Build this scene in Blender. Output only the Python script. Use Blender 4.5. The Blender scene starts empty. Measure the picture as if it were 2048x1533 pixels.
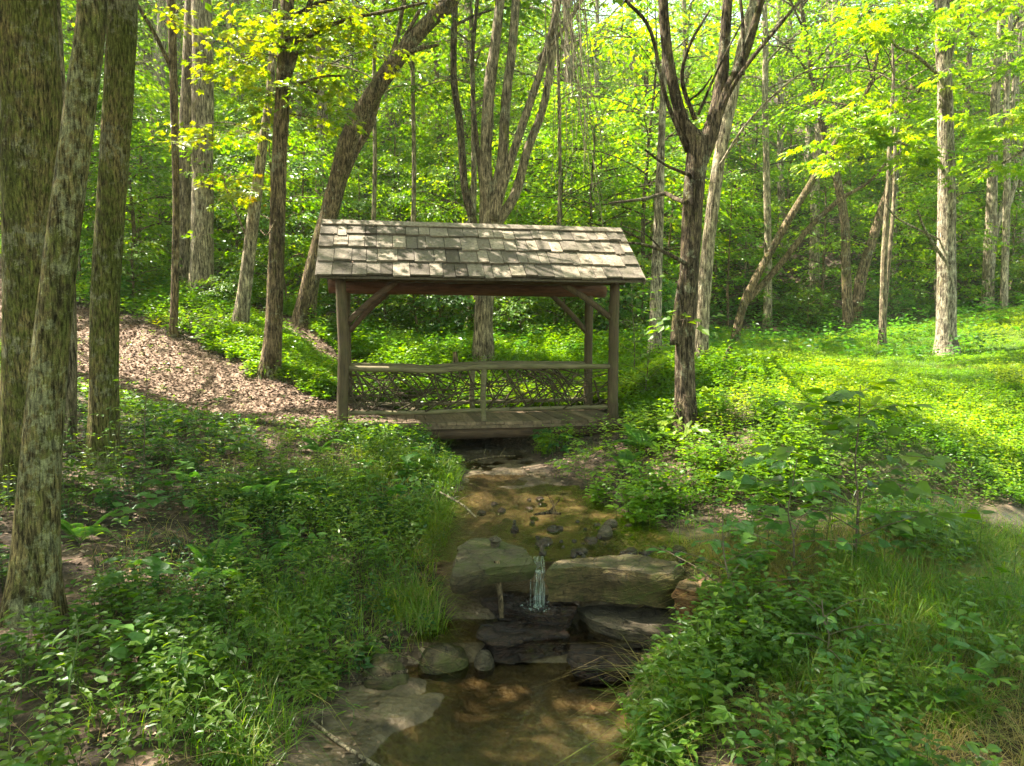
import bpy, math, random
import numpy as np
from mathutils import Vector, Matrix, Euler

random.seed(7)
RNG = np.random.default_rng(11)
scene = bpy.context.scene
COL = scene.collection

# ------------------------------------------------------------------ camera, world, sun, exposure
F = 1420.0; CX = 1024.0; CY = 766.5; HORIZON = 680.0
PITCH = math.atan((CY - HORIZON) / F)
EYE = np.array([0.0, 0.0, 2.6])
cam_d = bpy.data.cameras.new('camera'); cam = bpy.data.objects.new('camera', cam_d); COL.objects.link(cam)
cam.location = EYE; cam.rotation_euler = (math.radians(90) - PITCH, 0, 0)
cam_d.sensor_width = 36.0; cam_d.lens = 36.0 * F / 2048.0
cam_d.clip_start = 0.05; cam_d.clip_end = 600
scene.camera = cam

SUN_DIR = np.array([-0.50, 0.17, 0.85]); SUN_DIR /= np.linalg.norm(SUN_DIR)
w = bpy.data.worlds.new('World'); scene.world = w; w.use_nodes = True
nt = w.node_tree; nt.nodes.clear()
sky = nt.nodes.new('ShaderNodeTexSky'); sky.sky_type = 'NISHITA'; sky.sun_disc = False
sky.sun_elevation = math.asin(SUN_DIR[2]); sky.sun_rotation = math.atan2(SUN_DIR[0], SUN_DIR[1])
bg = nt.nodes.new('ShaderNodeBackground'); bg.inputs['Strength'].default_value = 0.15
out = nt.nodes.new('ShaderNodeOutputWorld')
tn = nt.nodes.new('ShaderNodeMix'); tn.data_type = 'RGBA'; tn.blend_type = 'MULTIPLY'; tn.inputs[0].default_value = 1.0; tn.inputs[7].default_value = (1.0, .92, .62, 1)   # warm tint on the sky light, against its blue cast
nt.links.new(sky.outputs[0], tn.inputs[6]); nt.links.new(tn.outputs[2], bg.inputs[0]); nt.links.new(bg.outputs[0], out.inputs[0])
sd = bpy.data.lights.new('sun', 'SUN'); so = bpy.data.objects.new('sun', sd); COL.objects.link(so)
sd.energy = 5.0; sd.angle = math.radians(0.53); sd.color = (1.0, 0.94, 0.82)
so.rotation_euler = Vector(SUN_DIR).to_track_quat('Z', 'Y').to_euler(); so.location = (-20, 6, 40)
scene.view_settings.view_transform = 'Standard'; scene.view_settings.look = 'None'
scene.view_settings.exposure = 2.8; scene.view_settings.gamma = 1.0
scene.cycles.max_bounces = 7; scene.cycles.diffuse_bounces = 4; scene.cycles.transmission_bounces = 4
scene.cycles.transparent_max_bounces = 6; scene.cycles.glossy_bounces = 2
scene.cycles.sample_clamp_indirect = 6

# ------------------------------------------------------------------ pixel helpers (build-time measuring only)
cp, sp_ = math.cos(PITCH), math.sin(PITCH)
def ray(px, py):
    u = (px - CX) / F; v = -(py - CY) / F
    return np.array([u, cp + v * sp_, v * cp - sp_])
def P(px, py, Y):
    d = ray(px, py); return EYE + d * (Y / d[1])
def PZ(px, py, z):
    d = ray(px, py); return EYE + d * ((z - EYE[2]) / d[2])
def project(V):
    d = V - EYE
    f = d[:, 1] * cp - d[:, 2] * sp_
    up = d[:, 1] * sp_ + d[:, 2] * cp
    f = np.where(f < 1e-3, 1e-3, f)
    return CX + F * d[:, 0] / f, CY - F * up / f, f

# ------------------------------------------------------------------ noise
def vnoise(x, y, z=0.0, seed=0):
    x, y, z = np.broadcast_arrays(np.asarray(x, float), np.asarray(y, float), np.asarray(z, float))
    xi, yi, zi = np.floor(x), np.floor(y), np.floor(z)
    fx, fy, fz = x - xi, y - yi, z - zi
    fx = fx*fx*(3-2*fx); fy = fy*fy*(3-2*fy); fz = fz*fz*(3-2*fz)
    def h(a, b, c):
        n = (a.astype(np.int64)*374761393 + b.astype(np.int64)*668265263 + c.astype(np.int64)*2147483647 + seed*974634777) & 0xffffffff
        n = ((n ^ (n >> 13)) * 1274126177) & 0xffffffff
        n = ((n ^ (n >> 16)) * 2246822519) & 0xffffffff
        return ((n ^ (n >> 15)) & 0xffff) / 65535.0
    r = 0
    for dx in (0, 1):
        for dy in (0, 1):
            for dz in (0, 1):
                r = r + h(xi+dx, yi+dy, zi+dz) * (fx if dx else 1-fx) * (fy if dy else 1-fy) * (fz if dz else 1-fz)
    return r * 2 - 1
def fbm(x, y, z=0.0, octv=4, seed=0):
    r = 0; a = 1.0; s = 0
    for i in range(octv):
        k = 2.03 ** i
        r = r + a * vnoise(np.asarray(x)*k, np.asarray(y)*k, np.asarray(z)*k, seed + i*17); s += a; a *= 0.5
    return r / s
def sstep(a, b, x):
    t = np.clip((x - a) / (b - a), 0, 1); return t*t*(3-2*t)

# ------------------------------------------------------------------ mesh helpers
def make_mesh(name, V, Fc, mats, tint=None, mi=None, smooth=False):
    V = np.asarray(V, np.float32); Fc = np.asarray(Fc, np.int32)
    me = bpy.data.meshes.new(name)
    n, k = Fc.shape
    me.vertices.add(len(V)); me.vertices.foreach_set('co', V.ravel())
    me.loops.add(n*k); me.loops.foreach_set('vertex_index', Fc.ravel())
    me.polygons.add(n); me.polygons.foreach_set('loop_start', np.arange(n, dtype=np.int32)*k)
    me.polygons.foreach_set('use_smooth', np.full(n, smooth, bool))
    for m in mats: me.materials.append(m)
    if mi is not None: me.polygons.foreach_set('material_index', np.asarray(mi, np.int32))
    if tint is not None:
        a = me.attributes.new('tint', 'FLOAT', 'FACE'); a.data.foreach_set('value', np.asarray(tint, np.float32))
    me.update(calc_edges=True); me.validate()
    return me
def link(name, me, parent=None, loc=None):
    o = bpy.data.objects.new(name, me); COL.objects.link(o)
    if parent is not None: o.parent = parent
    if loc is not None: o.location = loc
    return o
def tag(o, label=None, cat=None, group=None, kind=None):
    if label: o['label'] = label
    if cat: o['category'] = cat
    if group: o['group'] = group
    if kind: o['kind'] = kind
    return o
def thing(name, label, cat, loc=(0, 0, 0), group=None, rz=0.0):
    o = bpy.data.objects.new(name, None); COL.objects.link(o)
    o.location = tuple(float(c) for c in loc); o.rotation_euler = (0, 0, rz); o.empty_display_size = 0.2
    return tag(o, label, cat, group)
def norm(a):
    a = np.asarray(a, float); return a / np.maximum(np.linalg.norm(a, axis=-1, keepdims=True), 1e-9)

class MB:                                   # collects pieces, all faces as quads or all as triangles
    def __init__(s): s.V = []; s.F = []; s.T = []; s.M = []; s.n = 0
    def add(s, V, Fc, t=0.5, m=0):
        V = np.asarray(V, float); Fc = np.asarray(Fc, int)
        s.V.append(V); s.F.append(Fc + s.n); s.n += len(V)
        s.T.append(np.broadcast_to(np.asarray(t, float), (len(Fc),))); s.M.append(np.full(len(Fc), m))
    def merge(s, o):
        for V, Fc, T, M in zip(o.V, o.F, o.T, o.M): s.V.append(V); s.F.append(Fc + s.n); s.T.append(T); s.M.append(M)
        s.n += o.n
    def mesh(s, name, mats, smooth=False, off=None):
        V = np.concatenate(s.V)
        if off is not None: V = V - np.asarray(off)
        return make_mesh(name, V, np.concatenate(s.F), mats, np.concatenate(s.T), np.concatenate(s.M), smooth)
    def build(s, name, mats, parent=None, smooth=False, off=None):
        return link(name, s.mesh(name, mats if isinstance(mats, list) else [mats], smooth, off), parent)

def catmull(pts, rad, step):
    pts = np.asarray(pts, float); rad = np.asarray(rad, float)
    if len(pts) == 2:
        n = max(2, int(np.linalg.norm(pts[1]-pts[0]) / step) + 1); t = np.linspace(0, 1, n)[:, None]
        return pts[0]*(1-t)+pts[1]*t, rad[0]*(1-t[:, 0])+rad[1]*t[:, 0]
    p = np.vstack([2*pts[0]-pts[1], pts, 2*pts[-1]-pts[-2]]); o = []; r = []
    for i in range(1, len(p)-2):
        n = max(1, int(round(np.linalg.norm(p[i+1]-p[i]) / step)))
        t = (np.arange(n) / n)[:, None]
        o.append(0.5*((2*p[i]) + (-p[i-1]+p[i+1])*t + (2*p[i-1]-5*p[i]+4*p[i+1]-p[i+2])*t*t + (-p[i-1]+3*p[i]-3*p[i+1]+p[i+2])*t**3))
        r.append(rad[i-1] + (rad[i]-rad[i-1])*t[:, 0])
    o.append(p[-2][None]); r.append([rad[-1]])
    return np.vstack(o), np.concatenate(r)
def tube(pts, rad, seg=8, rough=0.0, freq=6.0, seed=0, flare=0.0, cap=True, tri=False):
    """swept tube; returns verts, faces (quads, or triangles)"""
    pts = np.asarray(pts, float); rad = np.asarray(rad, float); n = len(pts)
    T = norm(np.gradient(pts, axis=0))
    ref = np.array([0.0, 0, 1]) if abs(T[0][2]) < 0.9 else np.array([1.0, 0, 0])
    A = np.zeros_like(T); a = norm(np.cross(T[0], ref)); A[0] = a
    for i in range(1, n):
        a = a - T[i]*np.dot(a, T[i]); a = a/np.linalg.norm(a); A[i] = a
    B = np.cross(T, A)
    th = np.linspace(0, 2*math.pi, seg, endpoint=False)
    c, s = np.cos(th), np.sin(th)
    R = np.repeat(rad[:, None], seg, 1)
    if rough > 0:
        L = np.concatenate([[0], np.cumsum(np.linalg.norm(np.diff(pts, axis=0), axis=1))])
        k = freq * 0.5
        nz = fbm(c[None]*k, s[None]*k, L[:, None]*freq*0.18, 4, seed) + .6*fbm(c[None]*k*2.6, s[None]*k*2.6, L[:, None]*freq*0.5, 3, seed+9)
        big = fbm(c[None]*1.2, s[None]*1.2, L[:, None]*1.1, 2, seed+5)
        R = R * (1 + rough*nz + rough*1.2*big)
    if flare > 0:
        L = np.concatenate([[0], np.cumsum(np.linalg.norm(np.diff(pts, axis=0), axis=1))])
        lob = 0.55 + 0.45*np.cos(5*th + seed) * np.cos(2*th+seed*1.3)
        R = R * (1 + flare*np.exp(-L[:, None]/0.30)*lob[None])
    V = pts[:, None] + R[..., None]*(A[:, None]*c[None, :, None] + B[:, None]*s[None, :, None])
    V = V.reshape(-1, 3)
    i = np.arange(n-1)[:, None]*seg; j = np.arange(seg)[None]; j2 = (j+1) % seg
    q = np.stack([i+j, i+j2, i+seg+j2, i+seg+j], -1).reshape(-1, 4)
    if cap:
        c0 = len(V); V = np.vstack([V, pts[0], pts[-1]])
        jj = np.arange(seg)
        e0 = np.stack([np.full(seg, c0), (jj+1) % seg, jj, jj], -1); b = (n-1)*seg
        e1 = np.stack([np.full(seg, c0+1), b+jj, b+(jj+1) % seg, b+(jj+1) % seg], -1)
        if tri:
            q = np.vstack([q[:, [0, 1, 2]], q[:, [0, 2, 3]], e0[:, :3], e1[:, :3]])
            return V, q
        # quads with a shared rim: fold the end triangles into quads over two segments
        e0 = np.stack([np.full(seg//2, c0), (2*np.arange(seg//2)+2) % seg, 2*np.arange(seg//2)+1, 2*np.arange(seg//2)], -1)
        e1 = np.stack([np.full(seg//2, c0+1), b+2*np.arange(seg//2), b+2*np.arange(seg//2)+1, b+(2*np.arange(seg//2)+2) % seg], -1)
        q = np.vstack([q, e0, e1])
    elif tri:
        q = np.vstack([q[:, [0, 1, 2]], q[:, [0, 2, 3]]])
    return V, q
def box(c, s, R=None):
    h = np.array(s)/2.0
    V = np.array([[x, y, z] for x in (-1, 1) for y in (-1, 1) for z in (-1, 1)], float)*h
    if R is not None: V = V @ np.asarray(R).T
    V = V + np.asarray(c)
    return V, np.array([[0, 1, 3, 2], [4, 6, 7, 5], [0, 4, 5, 1], [2, 3, 7, 6], [0, 2, 6, 4], [1, 5, 7, 3]])

# ------------------------------------------------------------------ leaf prototypes
def leafproto(kind):
    if kind == 'far':
        return (np.array([[0, 0, 0], [-.33, .45, .07], [0, 1, -.08], [.33, .45, .07]]), np.array([[0, 3, 2], [0, 2, 1]]))
    if kind == 'ovate':
        V = [[0, 0, 0], [0, .35, -.03], [0, .72, -.04], [0, 1.0, -.16], [-.27, .28, .05], [-.24, .62, .02], [.27, .28, .05], [.24, .62, .02]]
        f = [[0, 1, 4], [4, 1, 5], [1, 2, 5], [5, 2, 3], [0, 6, 1], [6, 7, 1], [1, 7, 2], [7, 3, 2]]
        return np.array(V), np.array(f)
    if kind == 'heart':
        V = [[0, .06, 0], [0, .4, -.03], [0, .75, -.05], [0, 1.05, -.16], [-.30, -.05, .03], [-.44, .28, .06], [-.27, .68, .02], [.30, -.05, .03], [.44, .28, .06], [.27, .68, .02]]
        f = [[0, 5, 4], [0, 1, 5], [5, 1, 6], [1, 2, 6], [6, 2, 3], [0, 7, 8], [0, 8, 1], [8, 9, 1], [1, 9, 2], [9, 3, 2]]
        return np.array(V), np.array(f)
    if kind == 'lance':
        V = [[0, 0, 0], [-.11, .35, .03], [0, .4, -.02], [.11, .35, .03], [-.08, .75, 0], [0, .78, -.06], [.08, .75, 0], [0, 1.05, -.2]]
        f = [[0, 2, 1], [0, 3, 2], [1, 2, 4], [2, 5, 4], [3, 6, 2], [2, 6, 5], [4, 5, 7], [5, 6, 7]]
        return np.array(V), np.array(f)
    if kind in ('maple', 'palm'):
        V = [[0, 0, 0]]; f = []
        if kind == 'maple': spec = [(-100, .5, .16), (-48, .8, .2), (0, 1.0, .22), (48, .8, .2), (100, .5, .16)]
        else: spec = [(-85, .7, .14), (-42, .92, .16), (0, 1.0, .17), (42, .92, .16), (85, .7, .14)]
        for ang, L, wd in spec:
            a = math.radians(ang); d = np.array([math.sin(a), math.cos(a), 0]); n = np.array([d[1], -d[0], 0])
            b = len(V)
            V += [list(d*L*.55-n*wd+[0, 0, .03]), list(d*L+[0, 0, -.14*L]), list(d*L*.55+n*wd+[0, 0, .03])]
            f += [[0, b+2, b+1], [0, b+1, b]]
        return np.array(V, float), np.array(f)
PROTO = {k: leafproto(k) for k in ('far', 'ovate', 'heart', 'lance', 'maple', 'palm')}
def leaf_geo(pos, d, nrm, size, kind, width=1.0):
    pv, pf = PROTO[kind]
    d = norm(d); x = norm(np.cross(d, nrm)); z = np.cross(x, d)
    N = len(pos); size = np.broadcast_to(np.asarray(size, float), (N,))
    V = pos[:, None] + size[:, None, None]*(x[:, None]*pv[None, :, 0:1]*width + d[:, None]*pv[None, :, 1:2] + z[:, None]*pv[None, :, 2:3])
    Fc = (np.arange(N)[:, None, None]*len(pv) + pf[None]).reshape(-1, 3)
    return V.reshape(-1, 3), Fc, len(pf)
def blades(base, az, h, bend, width, seg=3):
    """grass blades: arching tapered strips (triangles)"""
    N = len(base); t = np.linspace(0, 1, seg+1)
    dx = np.stack([np.cos(az), np.sin(az), 0*az], -1); sx = np.stack([-np.sin(az), np.cos(az), 0*az], -1)
    c = base[:, None] + dx[:, None]*(bend*h)[:, None, None]*(t**1.8)[None, :, None] \
        + np.array([0, 0, 1.0])*h[:, None, None]*(t - 0.55*np.clip(bend, 0, 1.6)[:, None]*t**3)[:, :, None]
    wd = width[:, None, None]*(1-t*.93)[None, :, None]*0.5
    V = np.stack([c - sx[:, None]*wd, c + sx[:, None]*wd], 2).reshape(N, -1, 3)
    f = []
    for i in range(seg):
        a = 2*i; f += [[a, a+1, a+3], [a, a+3, a+2]]
    f = np.array(f); Fc = (np.arange(N)[:, None, None]*V.shape[1] + f[None]).reshape(-1, 3)
    return V.reshape(-1, 3), Fc, len(f)

# ------------------------------------------------------------------ materials
def new_mat(name):
    m = bpy.data.materials.new(name); m.use_nodes = True
    n = m.node_tree; n.nodes.clear()
    o = n.nodes.new('ShaderNodeOutputMaterial'); return m, n, o
def nd(n, t, **k):
    x = n.nodes.new(t)
    for a, v in k.items(): setattr(x, a, v)
    return x
def ramp(n, fac, stops, interp='LINEAR'):
    r = nd(n, 'ShaderNodeValToRGB'); cr = r.color_ramp; cr.interpolation = interp
    while len(cr.elements) < len(stops): cr.elements.new(0.5)
    for e, (p, c) in zip(cr.elements, stops): e.position = p; e.color = (*c, 1) if len(c) == 3 else c
    if fac is not None: n.links.new(fac, r.inputs[0])
    return r.outputs[0]
def noise(n, vec, scale, detail=4, rough=0.55, dist=0.0):
    x = nd(n, 'ShaderNodeTexNoise'); x.inputs['Scale'].default_value = scale; x.inputs['Detail'].default_value = detail
    x.inputs['Roughness'].default_value = rough; x.inputs['Distortion'].default_value = dist
    if vec is not None: n.links.new(vec, x.inputs['Vector'])
    return x.outputs['Fac']
def coords(n, sc=(1, 1, 1), which='Object'):
    t = nd(n, 'ShaderNodeTexCoord'); mp = nd(n, 'ShaderNodeMapping'); mp.inputs['Scale'].default_value = sc
    n.links.new(t.outputs[which], mp.inputs[0]); return mp.outputs[0]
def mixc(n, fac, a, b, mode='MIX'):
    x = nd(n, 'ShaderNodeMix', data_type='RGBA', blend_type=mode)
    for s, v in ((x.inputs[0], fac), (x.inputs[6], a), (x.inputs[7], b)):
        if hasattr(v, 'links'): n.links.new(v, s)
        elif isinstance(v, (int, float)): s.default_value = v
        else: s.default_value = (*v, 1)
    return x.outputs[2]
def mathn(n, op, a, b=0.0):
    x = nd(n, 'ShaderNodeMath', operation=op)
    for s, v in ((x.inputs[0], a), (x.inputs[1], b)):
        if hasattr(v, 'links'): n.links.new(v, s)
        else: s.default_value = v
    return x.outputs[0]
def bump(n, h, strength=0.5, dist=0.02):
    b = nd(n, 'ShaderNodeBump'); b.inputs['Strength'].default_value = strength; b.inputs['Distance'].default_value = dist
    n.links.new(h, b.inputs['Height']); return b.outputs[0]
def principled(n, o, color, rough=0.8, normal=None, spec=0.3):
    p = nd(n, 'ShaderNodeBsdfPrincipled')
    if hasattr(color, 'links'): n.links.new(color, p.inputs['Base Color'])
    else: p.inputs['Base Color'].default_value = (*color, 1)
    if hasattr(rough, 'links'): n.links.new(rough, p.inputs['Roughness'])
    else: p.inputs['Roughness'].default_value = rough
    p.inputs['Specular IOR Level'].default_value = spec
    if normal is not None: n.links.new(normal, p.inputs['Normal'])
    if o is not None: n.links.new(p.outputs[0], o.inputs[0])
    return p
def attr(n, name):
    a = nd(n, 'ShaderNodeAttribute'); a.attribute_name = name; return a
def leaf_mat(name, stops, trans=1.0, mixf=0.5, rough=0.4, var=0.12):
    """leaf: reflective face plus light passing through; colour runs over the per-leaf tint value"""
    m, n, o = new_mat(name)
    a = attr(n, 'tint'); oi = nd(n, 'ShaderNodeObjectInfo')
    f = mathn(n, 'ADD', a.outputs['Fac'], mathn(n, 'MULTIPLY', mathn(n, 'SUBTRACT', oi.outputs['Random'], 0.5), var*2))
    c = ramp(n, f, stops)
    p = principled(n, None, c, rough, None, 0.5)
    hs = nd(n, 'ShaderNodeHueSaturation'); hs.inputs['Hue'].default_value = 0.485; hs.inputs['Saturation'].default_value = 1.15
    hs.inputs['Value'].default_value = 2.0*trans; n.links.new(c, hs.inputs['Color'])
    t = nd(n, 'ShaderNodeBsdfTranslucent'); n.links.new(hs.outputs[0], t.inputs[0])
    mx = nd(n, 'ShaderNodeMixShader'); mx.inputs[0].default_value = mixf
    n.links.new(p.outputs[0], mx.inputs[1]); n.links.new(t.outputs[0], mx.inputs[2]); n.links.new(mx.outputs[0], o.inputs[0])
    return m
def bark_mat(name, base, dark, moss=0.3, lichen=0.2, vs=1.0, mosscol=(.085, .09, .018), lichcol=(.25, .25, .17)):
    m, n, o = new_mat(name)
    v = coords(n, (1, 1, 0.14)); v1 = coords(n); v2 = coords(n, (1, 1, 0.45))
    fis = noise(n, v, 34*vs, 6, 0.7, 0.6); fine = noise(n, v1, 90*vs, 5, 0.7); mid = noise(n, v2, 14*vs, 5, 0.7, 0.3)
    col = ramp(n, fis, [(.36, dark), (.5, base), (.66, tuple(c*1.55 for c in base))])
    patch = noise(n, v2, 2.3, 6, 0.7)
    col = mixc(n, ramp(n, patch, [(.50, (0, 0, 0)), (.60, (.85,)*3)]), col, tuple(c*1.3 for c in dark))
    if moss > 0:
        mo = mathn(n, 'ADD', mathn(n, 'MULTIPLY', noise(n, v2, 2.6, 6, 0.75, 0.3), .6), mathn(n, 'MULTIPLY', mid, .4))
        col = mixc(n, ramp(n, mo, [(.56-.14*moss, (0, 0, 0)), (.66-.14*moss, (.8,)*3)]), col, mosscol)
    if lichen > 0:
        vo = mathn(n, 'ADD', mathn(n, 'MULTIPLY', noise(n, v1, 11, 6, 0.8, 0.3), .6), mathn(n, 'MULTIPLY', noise(n, v1, 2.4, 2), .4))
        col = mixc(n, ramp(n, vo, [(.59-.12*lichen, (0, 0, 0)), (.63-.12*lichen, (.8,)*3)]), col, lichcol)
    col = mixc(n, 0.8, col, ramp(n, fis, [(.38, (.22, .2, .18)), (.5, (.95,)*3), (.64, (1.6, 1.55, 1.45))]), 'MULTIPLY')
    col = mixc(n, 0.7, col, ramp(n, mid, [(.36, (.35, .33, .3)), (.64, (1.55, 1.5, 1.4))]), 'MULTIPLY')
    col = mixc(n, 0.6, col, ramp(n, fine, [(.34, (.35,)*3), (.66, (1.6,)*3)]), 'MULTIPLY')
    hgt = mathn(n, 'ADD', mathn(n, 'ADD', fis, mid), mathn(n, 'MULTIPLY', fine, 0.4))
    principled(n, o, col, 0.95, bump(n, hgt, 1.0, 0.045), 0.12)
    return m
BARK = {
 'mossy': bark_mat('bark_mossy', (.20, .155, .065), (.05, .04, .02), .95, 0.5, 1.9, mosscol=(.10, .12, .022), lichcol=(.25, .24, .15)),
 'lichen': bark_mat('bark_lichen', (.19, .15, .065), (.045, .036, .016), .65, 0.8, 1.6, mosscol=(.11, .125, .028), lichcol=(.27, .27, .15)),
 'grey': bark_mat('bark_grey', (.22, .18, .12), (.09, .07, .045), 0.15, 0.3, 0.9),
 'brown': bark_mat('bark_brown', (.17, .125, .075), (.05, .036, .02), 0.35, 0.3, 1.1),
 'dark': bark_mat('bark_dark', (.12, .09, .06), (.028, .02, .013), 0.2, 0.35, 1.2),
 'pale': bark_mat('bark_pale', (.29, .245, .17), (.13, .10, .065), 0.15, 0.35, 0.9, lichcol=(.36, .34, .25)),
 'birch': bark_mat('bark_birch', (.27, .23, .17), (.06, .045, .03), 0.12, 0.55, 1.0, lichcol=(.4, .37, .28)),
}
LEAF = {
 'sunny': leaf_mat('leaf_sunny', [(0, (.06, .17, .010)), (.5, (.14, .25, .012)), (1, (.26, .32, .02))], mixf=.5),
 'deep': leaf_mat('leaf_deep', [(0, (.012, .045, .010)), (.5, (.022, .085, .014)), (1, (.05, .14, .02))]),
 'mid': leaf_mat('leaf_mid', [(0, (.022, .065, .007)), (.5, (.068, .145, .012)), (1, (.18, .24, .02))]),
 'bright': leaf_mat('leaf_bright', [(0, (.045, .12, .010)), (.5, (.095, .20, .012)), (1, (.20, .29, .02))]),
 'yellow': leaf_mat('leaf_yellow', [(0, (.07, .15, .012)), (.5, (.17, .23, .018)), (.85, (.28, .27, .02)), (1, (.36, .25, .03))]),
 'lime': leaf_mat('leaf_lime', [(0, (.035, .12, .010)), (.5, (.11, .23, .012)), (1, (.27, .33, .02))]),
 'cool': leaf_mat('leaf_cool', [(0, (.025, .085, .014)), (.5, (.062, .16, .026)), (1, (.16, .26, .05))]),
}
GRASSM = leaf_mat('grass_blade', [(0, (.05, .13, .012)), (.5, (.10, .19, .015)), (.75, (.2, .22, .04)), (1, (.36, .26, .12))])
m_stem, n_, o_ = new_mat('green_stem'); principled(n_, o_, (.06, .09, .02), 0.7); STEM = m_stem
m_twig, n_, o_ = new_mat('twig_bark'); principled(n_, o_, ramp(n_, noise(n_, coords(n_), 18, 4), [(.3, (.05, .035, .02)), (.7, (.16, .12, .08))]), 0.9); TWIG = m_twig
m_lit, n_, o_ = new_mat('dry_leaf')
principled(n_, o_, ramp(n_, attr(n_, 'tint').outputs['Fac'], [(0, (.045, .025, .014)), (.4, (.15, .088, .055)), (.75, (.25, .17, .11)), (1, (.40, .29, .20))]), 0.8); LITTER = m_lit

def wood_mat(name, base, dark, axis=(0.12, 1, 1), scale=30, green=0.0, tintvar=False):
    m, n, o = new_mat(name)
    v = coords(n, axis); v1 = coords(n)
    g = noise(n, v, scale, 6, 0.65, 0.5); bgn = noise(n, v1, 2.2, 4, 0.6)
    col = ramp(n, g, [(.3, dark), (.5, base), (.72, tuple(c*1.45 for c in base))])
    if tintvar: col = mixc(n, 1.0, col, ramp(n, attr(n, 'tint').outputs['Fac'], [(0, (.38, .35, .32)), (.5, (.9, .88, .85)), (1, (1.75, 1.68, 1.58))]), 'MULTIPLY')
    col = mixc(n, ramp(n, bgn, [(.42, (0,)*3), (.7, (.6,)*3)]), col, tuple(c*.55 for c in base))
    if green: col = mixc(n, ramp(n, noise(n, v1, 5, 5, 0.7), [(.45, (0,)*3), (.65, (green,)*3)]), col, (.10, .115, .03))
    principled(n, o, col, 0.85, bump(n, g, 0.7, 0.008), 0.25)
    return m
W_SHINGLE = wood_mat('weathered_shingle', (.185, .152, .118), (.07, .055, .042), (1, 1, 1), 24, 0.12, True)
W_POST = wood_mat('weathered_log', (.085, .058, .031), (.026, .018, .011), (1, 1, .1), 34, 0.2)
W_RAIL = wood_mat('rail_log', (.15, .12, .065), (.05, .04, .022), (.12, 1, 1), 34, 0.4)
W_BEAM = wood_mat('beam_log', (.08, .048, .027), (.028, .016, .01), (.12, 1, 1), 30, 0.0)
W_RED = wood_mat('red_brown_log', (.12, .052, .027), (.04, .018, .01), (.12, 1, 1), 30, 0.0)
W_DECK = wood_mat('deck_board', (.16, .11, .07), (.06, .04, .027), (1, .12, 1), 24, 0.1, True)
W_TWIG = wood_mat('lattice_twig', (.055, .038, .02), (.022, .015, .008), (1, 1, 1), 20, 0.15)

def rock_mat(name, base, dark, moss=0.3, wet=0.0):
    m, n, o = new_mat(name)
    v = coords(n); vl = coords(n, (1, 1, 5))
    a = noise(n, v, 5, 8, 0.7); b = noise(n, vl, 9, 7, 0.7, 0.8); c = noise(n, v, 45, 6, 0.7)
    vo = nd(n, 'ShaderNodeTexVoronoi', feature='DISTANCE_TO_EDGE'); vo.inputs['Scale'].default_value = 5.5; n.links.new(vl, vo.inputs['Vector'])
    crack = ramp(n, vo.outputs['Distance'], [(0, (0,)*3), (.035, (1,)*3)])
    col = ramp(n, a, [(.3, dark), (.52, base), (.75, tuple(x*1.5 for x in base))])
    col = mixc(n, 0.7, col, ramp(n, b, [(.35, (.35, .33, .31)), (.65, (1.4, 1.25, 1.05))]), 'MULTIPLY')
    col = mixc(n, 0.5, col, ramp(n, c, [(.35, (.45,)*3), (.65, (1.5,)*3)]), 'MULTIPLY')
    col = mixc(n, 0.55, col, crack, 'MULTIPLY')
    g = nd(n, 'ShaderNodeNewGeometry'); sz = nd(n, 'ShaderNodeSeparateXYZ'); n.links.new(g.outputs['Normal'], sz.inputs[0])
    if not wet:                                   # level tops set off by colour, standing in for light from above
        top_light = mathn(n, 'MULTIPLY', ramp(n, sz.outputs[2], [(.75, (0,)*3), (.95, (1,)*3)]), ramp(n, noise(n, v, 4, 5, .6), [(.35, (.1,)*3), (.6, (.8,)*3)]))
        col = mixc(n, top_light, col, (.125, .10, .066))
    if moss: col = mixc(n, ramp(n, noise(n, v, 3.4, 7, 0.78), [(.60-.22*moss, (0,)*3), (.74-.2*moss, (.8,)*3)]), col, (.07, .08, .016))
    h = mathn(n, 'ADD', mathn(n, 'ADD', mathn(n, 'ADD', a, b), mathn(n, 'MULTIPLY', c, 0.3)), mathn(n, 'MULTIPLY', crack, .3))
    rg = 0.9 if not wet else ramp(n, a, [(.35, (.06,)*3), (.7, (.32,)*3)])
    principled(n, o, col, rg, bump(n, h, 0.9, 0.06), 0.25 if not wet else 0.5)
    return m
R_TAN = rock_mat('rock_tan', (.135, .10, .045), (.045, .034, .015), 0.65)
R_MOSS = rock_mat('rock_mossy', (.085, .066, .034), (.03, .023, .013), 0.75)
R_WET = rock_mat('rock_wet', (.042, .024, .016), (.010, .006, .005), 0.12, 1)
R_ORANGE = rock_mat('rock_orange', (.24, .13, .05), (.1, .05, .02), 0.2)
R_GREY = rock_mat('rock_grey', (.11, .09, .06), (.035, .029, .02), 0.3)

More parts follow.
